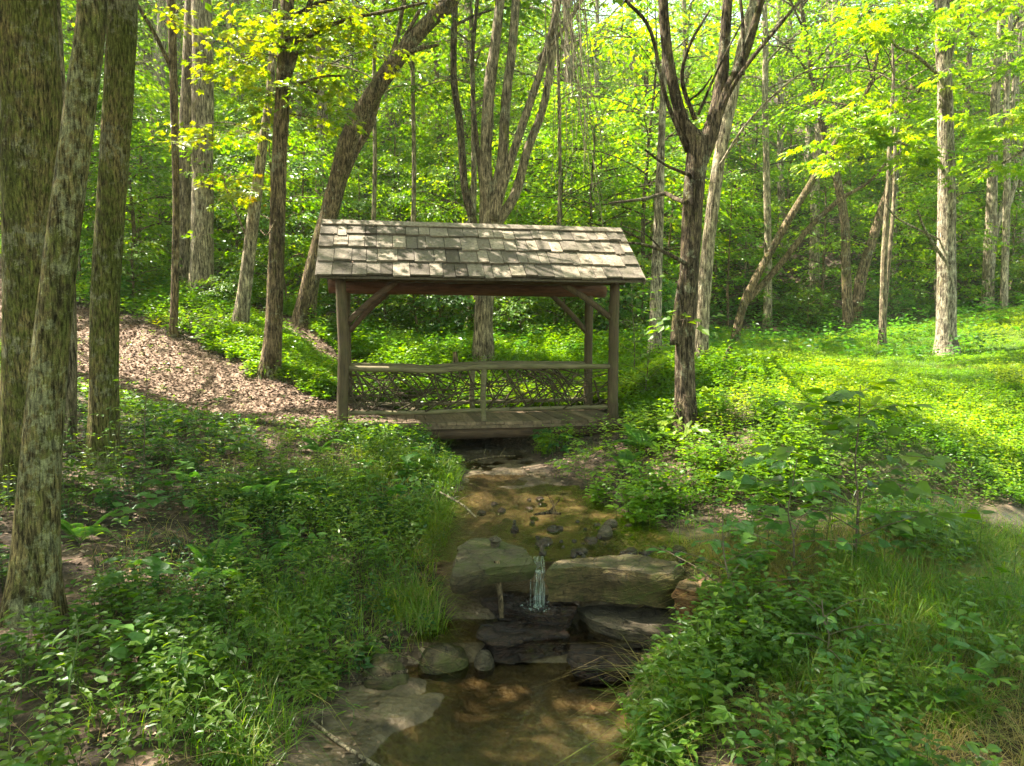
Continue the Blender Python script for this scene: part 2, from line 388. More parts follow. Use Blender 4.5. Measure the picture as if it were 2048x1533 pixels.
# ------------------------------------------------------------------ terrain
ctrl = []
def C(px, py, Y): ctrl.append(P(px, py, Y))
for a in [(205, 930, 8.2), (660, 845, 10.9), (400, 815, 11.3), (200, 715, 13), (20, 610, 15), (400, 605, 17), (345, 672, 14), (480, 657, 15),
          (538, 747, 12.5), (605, 645, 16), (750, 705, 16), (965, 727, 15), (1200, 690, 17), (1200, 642, 23), (800, 660, 21), (600, 610, 21),
          (300, 560, 22), (100, 520, 24), (1890, 712, 17), (1765, 691, 19), (1600, 667, 24), (2040, 652, 24), (1500, 800, 10.5), (1375, 870, 9.7),
          (1900, 900, 8.0), (1700, 1130, 5.6), (2040, 1500, 3.4), (1500, 1400, 4.0), (1400, 1240, 4.9), (65, 1240, 4.6), (330, 1150, 5.7), (500, 1000, 7.5),
          (300, 1450, 3.6), (700, 1300, 5.0), (50, 1000, 6.8), (800, 910, 9.6), (1300, 960, 8.6), (1280, 860, 10.8), (1700, 800, 10.5), (2000, 780, 11.5),
          (1450, 1000, 7.6), (1000, 805, 13.3), (1150, 805, 13.3), (850, 800, 13.3), (1280, 812, 12.6), (1000, 770, 14.2), (1200, 765, 14.2), (2040, 1010, 7.8), (2040, 1130, 6.2), (0, 800, 9.5), (300, 880, 9.2), (1330, 745, 13), (1500, 730, 15), (0, 1400, 3.8)]: C(*a)
for x, y, z in [(-6, 2, .9), (0, 1, .3), (6, 2, .8), (-12, 8, 3.2), (-14, 14, 5.5), (14, 12, 2.2), (16, 22, 3.6), (12, 5, 1.3), (-10, 0, 2), (12, -3, 1.2), (0, -4, .3), (-8, -6, 1.6),
                (-22, 24, 9), (-14, 32, 9.5), (0, 32, 7.6), (14, 32, 7.2), (24, 30, 7), (0, 44, 14), (-20, 44, 17), (20, 44, 14), (0, 60, 23), (-30, 60, 27), (30, 60, 23),
                (-45, 30, 18), (45, 30, 10), (0, 90, 38), (-45, 90, 44), (45, 90, 38), (-60, 0, 22), (60, 0, 4), (-30, -12, 8), (30, -12, 2)]: ctrl.append(np.array([x, y, z], float))
ctrl = np.array(ctrl)
def _tps(p, q):
    d2 = ((p[:, None] - q[None])**2).sum(-1); return 0.5*d2*np.log(d2 + 1e-9)
_K = _tps(ctrl[:, :2], ctrl[:, :2]); _N = len(ctrl)
_A = np.zeros((_N+3, _N+3)); _A[:_N, :_N] = _K + np.eye(_N)*0.06
_A[:_N, _N] = 1; _A[:_N, _N+1:] = ctrl[:, :2]; _A[_N:, :_N] = _A[:_N, _N:].T
_W = np.linalg.solve(_A, np.concatenate([ctrl[:, 2], np.zeros(3)]))
#           Y      left    right   bed
CREEK = np.array([[-8, -1.6, .5, .06], [2.4, -1.15, .5, .08], [3.6, -1.16, .50, .10], [4.2, -1.10, .56, .12], [4.7, -1.0, .72, .14], [4.98, -.72, .84, .16], [5.25, -.5, 1.0, .30], [5.5, -.42, 1.3, .33],
                  [5.72, -.52, 1.55, .60], [5.95, -.56, 1.5, .73], [6.9, -.60, 1.22, .74], [7.6, -.56, .82, .76], [8.2, -.58, .66, .77], [9.0, -.58, .50, .78], [10, -.70, .30, .79],
                  [11.3, -1.0, .2, .82], [12.6, -1.6, -1.1, .92], [14, -2.6, -2.4, 1.5], [17, -4.6, -4.5, 2.6], [40, -8, -7.8, 12], [200, -8, -7.8, 60]])
def creek_d(x, y):
    l = np.interp(y, CREEK[:, 0], CREEK[:, 1]) + 0.09*fbm(x*0+3.1, y*1.7, 0, 3, 5)
    r = np.interp(y, CREEK[:, 0], CREEK[:, 2]) + 0.09*fbm(x*0+9.1, y*1.7, 0, 3, 6)
    return np.maximum(l - x, x - r)
def gully_d(x, y):
    cyl = 6.75 + 0.12*(x-1.6) + .08*np.sin(x*2.1); return np.where(x > 1.2, np.abs(y - cyl) - 0.20, 5.0)
def ground_z(x, y, detail=True):
    x = np.atleast_1d(np.asarray(x, float)); y = np.atleast_1d(np.asarray(y, float)); sh = x.shape
    q = np.stack([x.ravel(), y.ravel()], -1); z = np.empty(len(q))
    for i in range(0, len(q), 20000):
        b = q[i:i+20000]; z[i:i+20000] = _tps(b, ctrl[:, :2]) @ _W[:_N] + _W[_N] + b @ _W[_N+1:]
    z = z.reshape(sh)
    if detail: z = z + 0.05*fbm(x*1.1, y*1.1, 0, 4, 21) + 0.02*fbm(x*5, y*5, 0, 3, 22) + 0.5*sstep(25, 45, y)*fbm(x*.12, y*.12, 0, 3, 4)
    g = gully_d(x, y); z = z*sstep(0, .6, g) + np.minimum(z, 0.80 + 0.02*(x-1.6))*(1 - sstep(0, .6, g))
    d = creek_d(x, y); bed = np.interp(y, CREEK[:, 0], CREEK[:, 3])
    if detail:
        # sand spit in the lower pool
        sp = sstep(.30, -.1, x - (-.70 + .16*np.sin(y*3.0+.4) + .22*fbm(x*3, y*3, 0, 4, 36))) * sstep(5.0, 4.75, y)
        bed = bed + 0.135*sp + (0.025 + .06*sstep(6, 6.4, y))*fbm(x*2.3, y*2.9, 0, 4, 31) + 0.014*fbm(x*9, y*9, 0, 3, 32) + .012*sstep(6, 6.4, y)
        bar = np.exp(-(((x-.15-.25*(y-8.2))/.45)**2 + ((y-8.15)/.28)**2)); bed = bed + 0.06*bar + .065*sstep(.55, .95, x + .25*fbm(x*2, y*2, 0, 3, 35))*sstep(5.9, 6.1, y)*sstep(7.5, 6.9, y)
    t = sstep(-.12, .62, d); bed = np.minimum(bed, np.maximum(z, bed*0+.05))
    return bed*(1-t) + z*t
def gz(x, y): return float(ground_z(np.array([x]), np.array([y]))[0])

def grow(a, b, near0, near1, s):
    o = list(np.arange(near0, near1, s)); st = s; x = near1
    while x < b: o.append(x); st *= 1.09; x += st
    st = s; x = near0; lo = []
    while x > a: st *= 1.09; x -= st; lo.append(x)
    return np.array(lo[::-1] + o)
gx = grow(-110, 110, -5.5, 6, .065); gy = grow(-60, 190, 2.2, 13, .065)
GX, GY = np.meshgrid(gx, gy, indexing='ij'); GZ = ground_z(GX, GY)
nx, ny = GX.shape
idx = np.arange(nx*ny).reshape(nx, ny)
gf = np.stack([idx[:-1, :-1], idx[1:, :-1], idx[1:, 1:], idx[:-1, 1:]], -1).reshape(-1, 4)

# trail: from the bridge's left end climbing left; distances are measured to this line
TRAIL = np.array([P(700, 848, 11.3)[:2], P(560, 835, 11.4)[:2], P(400, 800, 11.8)[:2], P(250, 735, 12.6)[:2], P(100, 670, 13.8)[:2], P(-60, 590, 15.5)[:2], P(-300, 540, 18)[:2]])
TW = np.array([.42, .62, .95, 1.35, 1.5, 1.4, 1.3])
def trail_d(x, y):
    best = np.full(np.shape(x), 1e9)
    for i in range(len(TRAIL)-1):
        a, b = TRAIL[i], TRAIL[i+1]; ab = b-a; L2 = ab @ ab
        t = np.clip(((x-a[0])*ab[0] + (y-a[1])*ab[1])/L2, 0, 1)
        d = np.hypot(x-a[0]-ab[0]*t, y-a[1]-ab[1]*t) - (TW[i]*(1-t)+TW[i+1]*t); best = np.minimum(best, d)
    return best + 0.32*fbm(x*1.3, y*1.3, 0, 4, 44) + .12*fbm(x*5, y*5, 0, 2, 45)
def bank_trail_d(x, y):                       # second worn strip from behind the far rail up to the left
    a = P(690, 735, 14)[:2]; b = P(470, 640, 17.5)[:2]; ab = b-a; t = np.clip(((x-a[0])*ab[0]+(y-a[1])*ab[1])/(ab@ab), 0, 1)
    return np.hypot(x-a[0]-ab[0]*t, y-a[1]-ab[1]*t) - .35 + .15*fbm(x*2, y*2, 0, 2, 9)
def meadow_w(x, y):
    return sstep(2.6, 4.2, x - .12*(y-8) + .5*fbm(x*.6, y*.6, 0, 3, 51)) * sstep(7.2, 8.6, y + .3*fbm(x, y, 0, 2, 52)) * sstep(25.5, 23.5, y + .1*x)

mg, n, o = new_mat('ground_earth')
v = coords(n)
lit = nd(n, 'ShaderNodeTexVoronoi'); lit.inputs['Scale'].default_value = 26; n.links.new(v, lit.inputs['Vector'])
litc = ramp(n, mathn(n, 'MULTIPLY', lit.outputs['Color'], 1.0), [(.15, (.05, .03, .018)), (.45, (.13, .08, .05)), (.75, (.24, .155, .105)), (1, (.36, .26, .18))])
soil = ramp(n, noise(n, v, 6, 6, 0.65), [(.3, (.012, .008, .005)), (.6, (.036, .024, .013)), (.85, (.075, .05, .028))])
sand = ramp(n, noise(n, v, 4, 7, 0.65, 0.4), [(.32, (.024, .017, .009)), (.5, (.078, .055, .030)), (.72, (.165, .122, .070))])
green = ramp(n, noise(n, v, 9, 5, 0.6), [(.3, (.02, .05, .008)), (.7, (.07, .13, .015))])
az = attr(n, 'zone'); sep = nd(n, 'ShaderNodeSeparateColor'); n.links.new(az.outputs['Color'], sep.inputs[0])
lm = mathn(n, 'MULTIPLY', ramp(n, noise(n, v, 2.5, 5, 0.7), [(.42, (0,)*3), (.6, (1,)*3)]), 0.6)
c1 = mixc(n, lm, soil, litc)
c1 = mixc(n, sep.outputs[0], c1, litc)
c1 = mixc(n, sep.outputs[2], c1, green)
c1 = mixc(n, sep.outputs[1], c1, sand)
hh = mathn(n, 'ADD', lit.outputs['Distance'], noise(n, v, 30, 4, 0.6))
rgh = mixc(n, sep.outputs[1], (.95,)*3, ramp(n, noise(n, v, 3, 3), [(.4, (.35,)*3), (.6, (.75,)*3)]))
principled(n, o, c1, rgh, bump(n, hh, 0.55, 0.02), 0.3)
gme = make_mesh('ground', np.stack([GX, GY, GZ], -1).reshape(-1, 3), gf, [mg], smooth=True)
zc = np.zeros((nx*ny, 4), np.float32); zc[:, 3] = 1
zc[:, 0] = np.maximum(sstep(.1, -.25, trail_d(GX, GY)), sstep(.1, -.1, bank_trail_d(GX, GY))).ravel()
zc[:, 1] = np.maximum(sstep(.12, -.02, creek_d(GX, GY))*(GY < 15), sstep(.1, -.1, gully_d(GX, GY))*(GX < 9)).ravel()
zc[:, 2] = (meadow_w(GX, GY)*.9).ravel()
ca = gme.attributes.new('zone', 'FLOAT_COLOR', 'POINT'); ca.data.foreach_set('color', zc.ravel())
ground = tag(link('ground', gme), kind='structure')

# ------------------------------------------------------------------ water
mw, n, o = new_mat('creek_water')
v = coords(n, (1, 1, 1)); v2 = coords(n, (1.6, .8, 1))
b1 = mathn(n, 'ADD', noise(n, v2, 5.5, 3, 0.5, 1.0), mathn(n, 'MULTIPLY', noise(n, v, 22, 3, 0.5, 1.2), 0.35))
bn = bump(n, b1, 0.22, 0.03)
tr = nd(n, 'ShaderNodeBsdfTransparent'); tr.inputs[0].default_value = (.80, .74, .58, 1)
gl = nd(n, 'ShaderNodeBsdfGlossy'); gl.inputs['Roughness'].default_value = 0.03; gl.inputs[0].default_value = (1, 1, 1, 1); n.links.new(bn, gl.inputs['Normal'])
fr = nd(n, 'ShaderNodeFresnel'); fr.inputs[0].default_value = 1.36; n.links.new(bn, fr.inputs['Normal'])
mx = nd(n, 'ShaderNodeMixShader'); n.links.new(mathn(n, 'MULTIPLY', fr.outputs[0], 1.25), mx.inputs[0]); n.links.new(tr.outputs[0], mx.inputs[1]); n.links.new(gl.outputs[0], mx.inputs[2]); n.links.new(mx.outputs[0], o.inputs[0])
def water_sheet(name, y0, y1, zf, step=.06):
    ys = np.arange(y0, y1+1e-6, step); xs = np.arange(-2.4, 2.2, step)
    X, Y = np.meshgrid(xs, ys, indexing='ij'); Z = zf(Y) + 0*X
    keep = (creek_d(X, Y) < .3)
    k = keep[:-1, :-1] & keep[1:, :-1] & keep[1:, 1:] & keep[:-1, 1:]
    id_ = np.arange(X.size).reshape(X.shape)
    f = np.stack([id_[:-1, :-1], id_[1:, :-1], id_[1:, 1:], id_[:-1, 1:]], -1)[k]
    u, inv = np.unique(f, return_inverse=True)
    V = np.stack([X, Y, Z], -1).reshape(-1, 3)[u]
    return tag(link(name, make_mesh(name, V, inv.reshape(-1, 4), [mw], smooth=True)), kind='structure')
water_sheet('creek_upper_water', 5.78, 12.8, lambda Y: .765 + .004*(Y-5.8) + .02*sstep(8, 10, Y))
water_sheet('creek_step_water', 5.1, 5.74, lambda Y: .375 + 0*Y)
water_sheet('creek_pool_water', 1.5, 5.1, lambda Y: .225 + 0*Y)

# ------------------------------------------------------------------ sun windows (gaps cut in the leaf canopy to place the sun patches)
WIN = []
def win(px, py, Y, r): WIN.append((P(px, py, Y), r))
for a in [(600, 838, 11.2, .7), (500, 820, 11.4, .8), (400, 800, 11.7, .7), (300, 720, 12.6, .7), (240, 650, 13.4, .45), (180, 700, 12.9, .5), (450, 700, 13.2, .8), (330, 640, 14.5, .8), (560, 760, 12.2, .6),
          (720, 478, 11.1, .33), (800, 505, 10.8, .36), (700, 520, 10.7, .22), (900, 480, 11.4, .2), (1010, 492, 11.3, .33), (1085, 500, 11.2, .24), (1235, 508, 11.6, .28), (950, 520, 11.0, .2), (870, 530, 10.8, .2),
          (2000, 690, 18, 1.3), (1900, 760, 13, .8), (1560, 755, 12.5, 1.0), (1600, 700, 18, 1.4), (1450, 850, 9.6, .55), (1550, 815, 10.0, .7), (1700, 760, 12, .7), (2030, 850, 9.5, .6), (1400, 905, 8.9, .35), (1480, 880, 9, .4),
          (1040, 985, 8.1, .42), (1120, 1005, 7.8, .36), (960, 985, 8.3, .25), (1290, 830, 11, .35), (1240, 800, 12, .5),
          (720, 760, 13.5, .6), (850, 740, 14, .9), (780, 700, 16, 1.0), (1100, 700, 16, .8), (690, 930, 9.2, .3), (880, 900, 9.6, .25), (520, 905, 9.6, .25), (850, 1080, 6.6, .2),
          (430, 1480, 3.7, .12), (640, 1370, 4.4, .12), (560, 1340, 4.4, .07), (1700, 950, 7.4, .4), (1350, 960, 8, .3), (1960, 960, 7.5, .35), (1330, 1170, 5.5, .12), (1500, 1010, 7.2, .2), (730, 845, 11.0, .35),
          (760, 775, 13.3, .7), (860, 790, 13.0, .7), (960, 780, 13.2, .7), (1060, 790, 13.0, .6), (1150, 780, 13.2, .6), (560, 150, 13, 2.2), (650, 300, 14, 1.5), (480, 330, 14, 1.2), (1800, 330, 17, 3), (1950, 200, 17, 2), (1700, 420, 17, 2)]: win(*a)
rwn = random.Random(41)
for _ in range(46): win(rwn.uniform(120, 2000), rwn.uniform(930, 1500), 1, .1); p_ = WIN[-1][0]; WIN[-1] = (EYE + (p_-EYE)*((.75-EYE[2])/(p_[2]-EYE[2])), rwn.uniform(.05, .22))
WC = np.array([c for c, r in WIN]); WR = np.array([r for c, r in WIN]); WR[9:19] *= .8; WR[:9] *= .72
def sun_clear(p):
    """True where a spray at p would NOT shade any of the openings"""
    d = p[:, None] - WC[None]; t = d @ SUN_DIR
    perp = np.linalg.norm(d - t[..., None]*SUN_DIR, axis=-1)
    return ~(((perp < WR[None]*1.05+.12) & (t > .6)).any(1))
def out_of_view(p, ymax=11.5):
    px, py, f = project(p)
    return ~((px > -60) & (px < 2110) & (py > -70) & (py < 1600) & (f > .02) & (p[:, 1] < ymax) & (p[:, 1] > 0))

# ------------------------------------------------------------------ sprays and crowns
def sprays(cen, az, droop, size, nl, lsize, kind, rng, spread=.42, jit=.35, thin=None):
    """cen (S,3) spray roots; each spray is a flat fan of nl leaves about 'size' long"""
    S = len(cen)
    u = rng.random((S, nl))**.75; v = (rng.random((S, nl))-.5)*2*spread*(0.35+u)
    d = np.stack([np.cos(az)*np.cos(droop), np.sin(az)*np.cos(droop), -np.sin(droop)], -1)
    s = np.stack([-np.sin(az), np.cos(az), 0*az], -1); s = norm(s + np.array([0, 0, 1])*rng.normal(0, .25, (S, 1)))
    nrm = np.cross(d, s); nrm = np.where(nrm[:, 2:] < 0, -nrm, nrm)
    sz = np.broadcast_to(np.asarray(size, float), (S,))
    pos = cen[:, None] + sz[:, None, None]*(d[:, None]*u[..., None] + s[:, None]*v[..., None]) + nrm[:, None]*(rng.normal(0, .05, (S, nl, 1)) - .10*(u*u)[..., None])*sz[:, None, None]
    ld = d[:, None]*(.6+.3*rng.random((S, nl, 1))) + s[:, None]*(np.sign(v)*(.35+.8*rng.random((S, nl))))[..., None] + np.array([0, 0, -.18])
    ln = nrm[:, None] + rng.normal(0, jit, (S, nl, 3))
    ls = lsize*(.65+.7*rng.random((S, nl)))
    V, Fc, k = leaf_geo(pos.reshape(-1, 3), ld.reshape(-1, 3), ln.reshape(-1, 3), ls.ravel(), kind)
    base = rng.normal(.5, .16, (S, 1)) + rng.normal(0, .13, (S, nl))
    return V, Fc, np.repeat(np.clip(base, 0.02, .98).ravel(), k)

def limb(p0, az, L, rise, droop, rng, n=7):
    t = np.linspace(0, 1, n); wob = np.cumsum(rng.normal(0, .09, n))
    a = az + wob
    step = L/(n-1)
    dz = (rise*(1-t) - droop*t)*step
    x = p0[0] + np.concatenate([[0], np.cumsum(np.cos(a[:-1])*step)]); y = p0[1] + np.concatenate([[0], np.cumsum(np.sin(a[:-1])*step)])
    z = p0[2] + np.concatenate([[0], np.cumsum(dz[:-1])])
    return np.stack([x, y, z], -1), a

def crown_parts(axis_pts, axis_rad, z0, z1, nl, Lmax, rng, leaf=.11, kind='far', per=6, nleaf=14, ssize=.8, shape='round', lo=.25, cull=None, rise=.55, droop=.25, limbseg=5, subs=2):
    """limbs leaving an axis between heights z0..z1; returns (limb MB, foliage V,F,T)"""
    mb = MB(); cen = []; azs = []
    zs = axis_pts[:, 2]
    for i in range(nl):
        h = z0 + (z1-z0)*((i+rng.random())/nl)
        if h > zs[-1]: h = zs[-1]-.05
        j = np.searchsorted(zs, h); j = min(max(j, 1), len(zs)-1)
        tt = (h - zs[j-1])/max(zs[j]-zs[j-1], 1e-6); p = axis_pts[j-1]*(1-tt)+axis_pts[j]*tt; ar = axis_rad[j]
        q = (h-z0)/(z1-z0)
        prof = {'round': math.sin(math.pi*(.18+.76*q))**.8, 'cone': 1-.8*q, 'flat': .6+.4*math.sin(math.pi*q)}[shape]
        L = Lmax*prof*(.7+.5*rng.random()); az = i*2.399 + rng.normal(0, .3)
        lp, a = limb(p, az, L, rise+.5*q, droop, rng)
        mb.add(*tube(lp, np.linspace(min(ar*.55, .02+.016*L), .006, len(lp)), limbseg, cap=False))
        segs = [(lp, a)]
        for _ in range(subs):
            k = rng.integers(2, 5); l2, a2 = limb(lp[k], a[k]+rng.choice([-1, 1])*rng.uniform(.5, 1.0), L*.5, rise*.5, droop, rng, 5)
            mb.add(*tube(l2, np.linspace(.012+.004*L, .004, len(l2)), 4, cap=False)); segs.append((l2, a2))
        for (lq, aq) in segs:
            m = max(2, int(per*(1 if lq is lp else .6)))
            t = lo + (1-lo)*rng.random(m); f = t*(len(lq)-1); k = np.minimum(f.astype(int), len(lq)-2); fr_ = (f-k)[:, None]
            c = lq[k]*(1-fr_) + lq[k+1]*fr_
            cen.append(c + rng.normal(0, .06, c.shape)); azs.append(aq[k] + rng.choice([-1, 1], m)*rng.uniform(0, 1.2, m))
    cen = np.vstack(cen); azs = np.concatenate(azs)
    if cull is not None:
        mid = cen + .5*ssize*np.stack([np.cos(azs), np.sin(azs), 0*azs], -1)
        ok = cull(mid); cen = cen[ok]; azs = azs[ok]
    if len(cen) == 0: return mb, None
    return mb, sprays(cen, azs, rng.uniform(.0, .45, len(cen)), ssize*rng.uniform(.7, 1.25, len(cen)), nleaf, leaf, kind, rng)

# ------------------------------------------------------------------ background tree prototypes
def proto_tree(seed, H, r0, z0, nl, Lmax, leafm, bark, leaf=.13, per=4, nleaf=16, ssize=.95, shape='round', lean=.05, rise=.55):
    rng = np.random.default_rng(seed)
    n = 9; t = np.linspace(0, 1, n); wob = np.cumsum(rng.normal(0, lean, (n, 2)), 0)*H/12
    wob[0] = 0; ax = np.stack([wob[:, 0], wob[:, 1], t*H], -1); ax[0, 2] = -.4
    rad = r0*(1-t)**.8 + .012
    pts, rr = catmull(ax, rad, .45)
    mb = MB(); mb.add(*tube(pts, rr, 8, .06, 4, seed, flare=.5, cap=False))
    lm, fol = crown_parts(pts, rr, z0, H, nl, Lmax, rng, leaf, 'far', per, nleaf, ssize, shape, rise=rise)
    mb.merge(lm)
    V, Fc, T = fol
    return (mb.mesh('trunk', [BARK[bark]], True), make_mesh('crown', V, Fc, [LEAF[leafm]], T))

TALL = [proto_tree(101, 17, .22, 5.0, 26, 3.4, 'bright', 'grey', nleaf=17), proto_tree(102, 15, .16, 4.0, 26, 3.0, 'mid', 'brown'), proto_tree(103, 18, .2, 6.5, 26, 3.2, 'lime', 'pale'),
        proto_tree(104, 14, .14, 3.0, 26, 2.8, 'bright', 'dark'), proto_tree(105, 19, .26, 7.0, 28, 3.8, 'mid', 'grey'), proto_tree(106, 16, .15, 3.5, 30, 3.1, 'lime', 'birch', shape='flat')]
YOUNG = [proto_tree(201, 6.0, .05, .9, 20, 1.9, 'bright', 'brown', .12, 6, 14, .7, 'cone', .06, .35), proto_tree(202, 4.6, .04, .6, 18, 1.7, 'bright', 'grey', .12, 6, 14, .65, 'round', .06, .3),
         proto_tree(203, 7.5, .06, 1.4, 22, 2.2, 'lime', 'dark', .13, 6, 14, .75, 'round', .07, .35), proto_tree(204, 5.2, .045, .8, 20, 2.0, 'lime', 'brown', .13, 6, 14, .7, 'flat', .06, .25)]
BUSH = [proto_tree(301, 1.5, .02, .1, 14, 1.0, 'cool', 'brown', .09, 5, 14, .4, 'round', .1, .6), proto_tree(302, 1.1, .02, .05, 13, .9, 'bright', 'brown', .08, 5, 14, .35, 'round', .1, .6),
        proto_tree(303, 1.9, .025, .15, 15, 1.1, 'mid', 'brown', .10, 5, 14, .45, 'round', .1, .5)]
def plant_tree(meshes, name, x, y, s, rz, label, cat, group, tilt=(0, 0)):
    z = gz(x, y) - .05
    t = thing(name, label, cat, (x, y, z), group, rz); t.scale = (s, s, s*random.uniform(.9, 1.12)); t.rotation_euler = (tilt[0], tilt[1], rz)
    link('trunk', meshes[0], t); link('crown', meshes[1], t); return t

def zone_of(x, y):
    px = CX + F*x/y
    return 'left' if px < 640 else ('mid' if px < 1300 else 'right')
LB = {'left': 'on the wooded slope above the trail at left', 'mid': 'on the wooded hillside behind the covered bridge', 'right': 'on the wooded hillside beyond the meadow at right'}
taken = []
def free(x, y, r):
    return all((x-a)**2 + (y-b)**2 > max(r, c)**2 for a, b, c in taken)
rr_ = random.Random(5)
def bg_region(n, yr, rmin, protos, name, kindtxt, cat, grp, sr, xpad=1.0, xlim=None, excl=None, tries=60):
    k = 0
    for _ in range(n*tries):
        if k >= n: break
        y = rr_.uniform(*yr); hw = y*.74*xpad + 1.0; x = rr_.uniform(-hw, hw)
        if xlim and not xlim(x, y): continue
        if excl and excl(x, y): continue
        if not free(x, y, rmin): continue
        taken.append((x, y, rmin)); k += 1
        zn = zone_of(x, y); pr = protos[rr_.randrange(len(protos))]
        plant_tree(pr, name, x, y, rr_.uniform(*sr), rr_.uniform(0, 6.28), f'{kindtxt} {LB[zn]}', cat, f'{grp} {LB[zn]}', (rr_.gauss(0, .03), rr_.gauss(0, .03)))

# ------------------------------------------------------------------ trees measured in the photograph
def stem_pts(px_list, Y0, Y1):
    n = len(px_list); o = []; r = []
    y0 = px_list[0][1]; y1 = px_list[-1][1]
    for i, (a, b, wd) in enumerate(px_list):
        t = 0 if n == 1 else (b-y0)/((y1-y0) or 1)
        Y = Y0 + (Y1-Y0)*t; o.append(P(a, b, Y)); r.append(wd*.5*Y/F)
    return np.array(o), np.array(r)
def tree(name, label, cat, stem, Y0, Y1=None, bark='brown', H=15, branches=(), crown=None, blobs=(), group=None, seg=None, rough=.07, flare=.9, ext=True, leafmat='mid', leafkind='far', leafsize=.12, parts_extra=None, stems=(), bs=1.15, bn_=.8):
    Y1 = Y0 if Y1 is None else Y1
    seed = abs(hash(label)) % 1000 if False else sum(map(ord, label)) % 997
    rng = np.random.default_rng(seed)
    P0, R0 = stem_pts(stem, Y0, Y1)
    gzb = gz(P0[0][0], P0[0][1]); P0[0][2] = min(P0[0][2], gzb); 
    base = np.array([P0[0][0], P0[0][1], gzb])
    if Y0 < 10: rough *= .5
    t = thing(name, label, cat, base, group)
    P0 = np.vstack([P0[0]*[1, 1, 0] + [0, 0, min(P0[0][2], gzb) - .25], P0]); R0 = np.concatenate([[R0[0]*1.05], R0])
    P0[1][2] = max(P0[1][2], P0[0][2]+.12)
    if ext and P0[-1][2] < H:
        d = norm(P0[-1]-P0[-2]); n = 5; cur = P0[-1].copy(); ex = []; er = []
        for i in range(n):
            d = norm(d*.8 + np.array([0, 0, .35]) + rng.normal(0, .04, 3)); cur = cur + d*((H-P0[-1][2])/n/max(d[2], .4)); ex.append(cur); er.append(R0[-1]*(1-(i+1)/n)**.8 + .012)
        P1 = np.vstack([P0, ex]); R1 = np.concatenate([R0, er])
    else: P1, R1 = P0, R0
    near = Y0 < 10
    sg = seg or (40 if near else 20 if Y0 < 14 else 12)
    pts, rr = catmull(P1, R1, .05 if near else .1 if Y0 < 14 else .25)
    mb = MB(); mb.add(*tube(pts, rr, sg, rough, 9, seed, flare=flare, cap=True))
    mb.build('trunk', BARK[bark], t, True, base)
    axes = [(pts, rr)]
    for st in stems:                                     # further main stems of a multi-stemmed tree
        sp, sy0, sy1 = st[:3]; Ps, Rs = stem_pts(sp, sy0, sy1); d = norm(Ps[-1]-Ps[-2]); ex = []; er = []; cur = Ps[-1].copy()
        if len(st) > 3:
            for i in range(4):
                d = norm(d*.85 + np.array([0, 0, .25])); cur = cur + d*((max(st[3]-Ps[-1][2], .5))/4); ex.append(cur); er.append(Rs[-1]*(1-(i+1)/4)**.8+.01)
            Ps = np.vstack([Ps, ex]); Rs = np.concatenate([Rs, er])
        a, b = catmull(Ps, Rs, .1); m2 = MB(); m2.add(*tube(a, b, max(10, sg//2), rough, 9, seed+3)); m2.build('stem', BARK[bark], t, True, base); axes.append((a, b))
    for br in branches:
        bp, by0, by1 = br; Pb, Rb = stem_pts(bp, by0, by1); a, b = catmull(Pb, Rb, .08); m2 = MB(); m2.add(*tube(a, b, 8, .05, 9, seed+7)); m2.build('branch', BARK[bark], t, True, base); axes.append((a, b))
    fm = MB()
    if crown:
        c = dict(crown); use = axes if c.pop('all', False) else axes[:1]; nl = c.pop('nl', 20)
        cf = (lambda p: sun_clear(p) & out_of_view(p)) if not c.pop('nocull', False) else (lambda p: sun_clear(p))
        for (a, b) in use:
            if a[-1][2] < c['z0']+1: continue
            top = a[-1][2]
            lm, fol = crown_parts(a, b, c['z0'], top, nl//len(use)+1, c.get('L', 3), rng, c.get('leaf', .13), 'far', c.get('per', 6), c.get('nleaf', 15), c.get('ss', .9), 'round', cull=cf)
            lm.build('limbs', BARK[bark], t, True, base)
            if fol is not None: fm.add(fol[0], fol[1], fol[2])
    for (bx, by, rx, ry, Yc, dY, n) in blobs:
        rx *= bs; ry *= bs; n = max(3, int(n*bn_))
        cen = np.array([P(bx+rng.normal(0, .5)*rx, by+rng.normal(0, .5)*ry, Yc+rng.normal(0, .4)*dY) for _ in range(n)])
        V, Fc, T = sprays(cen, rng.uniform(0, 6.28, n), rng.uniform(0, .4, n), .55*rng.uniform(.7, 1.2, n), 13, leafsize, leafkind, rng)
        fm.add(V, Fc, T)
        m2 = MB(); c0 = P(bx, by, Yc)
        A = np.vstack([a for a, _ in axes]); j = np.argmin(np.linalg.norm((A - c0)*[1, 1, 1.6], axis=1)); root = A[j]
        mid = root*.5 + c0*.5 + rng.normal(0, .12, 3); a_, b_ = catmull([root, mid, c0], [.016, .011, .006], .12); m2.add(*tube(a_, b_, 6))
        for k in range(min(n, 14)):
            q = a_[rng.integers(len(a_)//3, len(a_))]; mm = (q+cen[k])*.5 + rng.normal(0, .05, 3); a2, b2 = catmull([q, mm, cen[k]], [.007, .005, .003], .15); m2.add(*tube(a2, b2, 4, cap=False))
        m2.build('branch', BARK[bark], t, True, base)
    if fm.V: fm.build('crown', LEAF[leafmat], t, False, base)
    taken.append((base[0], base[1], .9)); return t

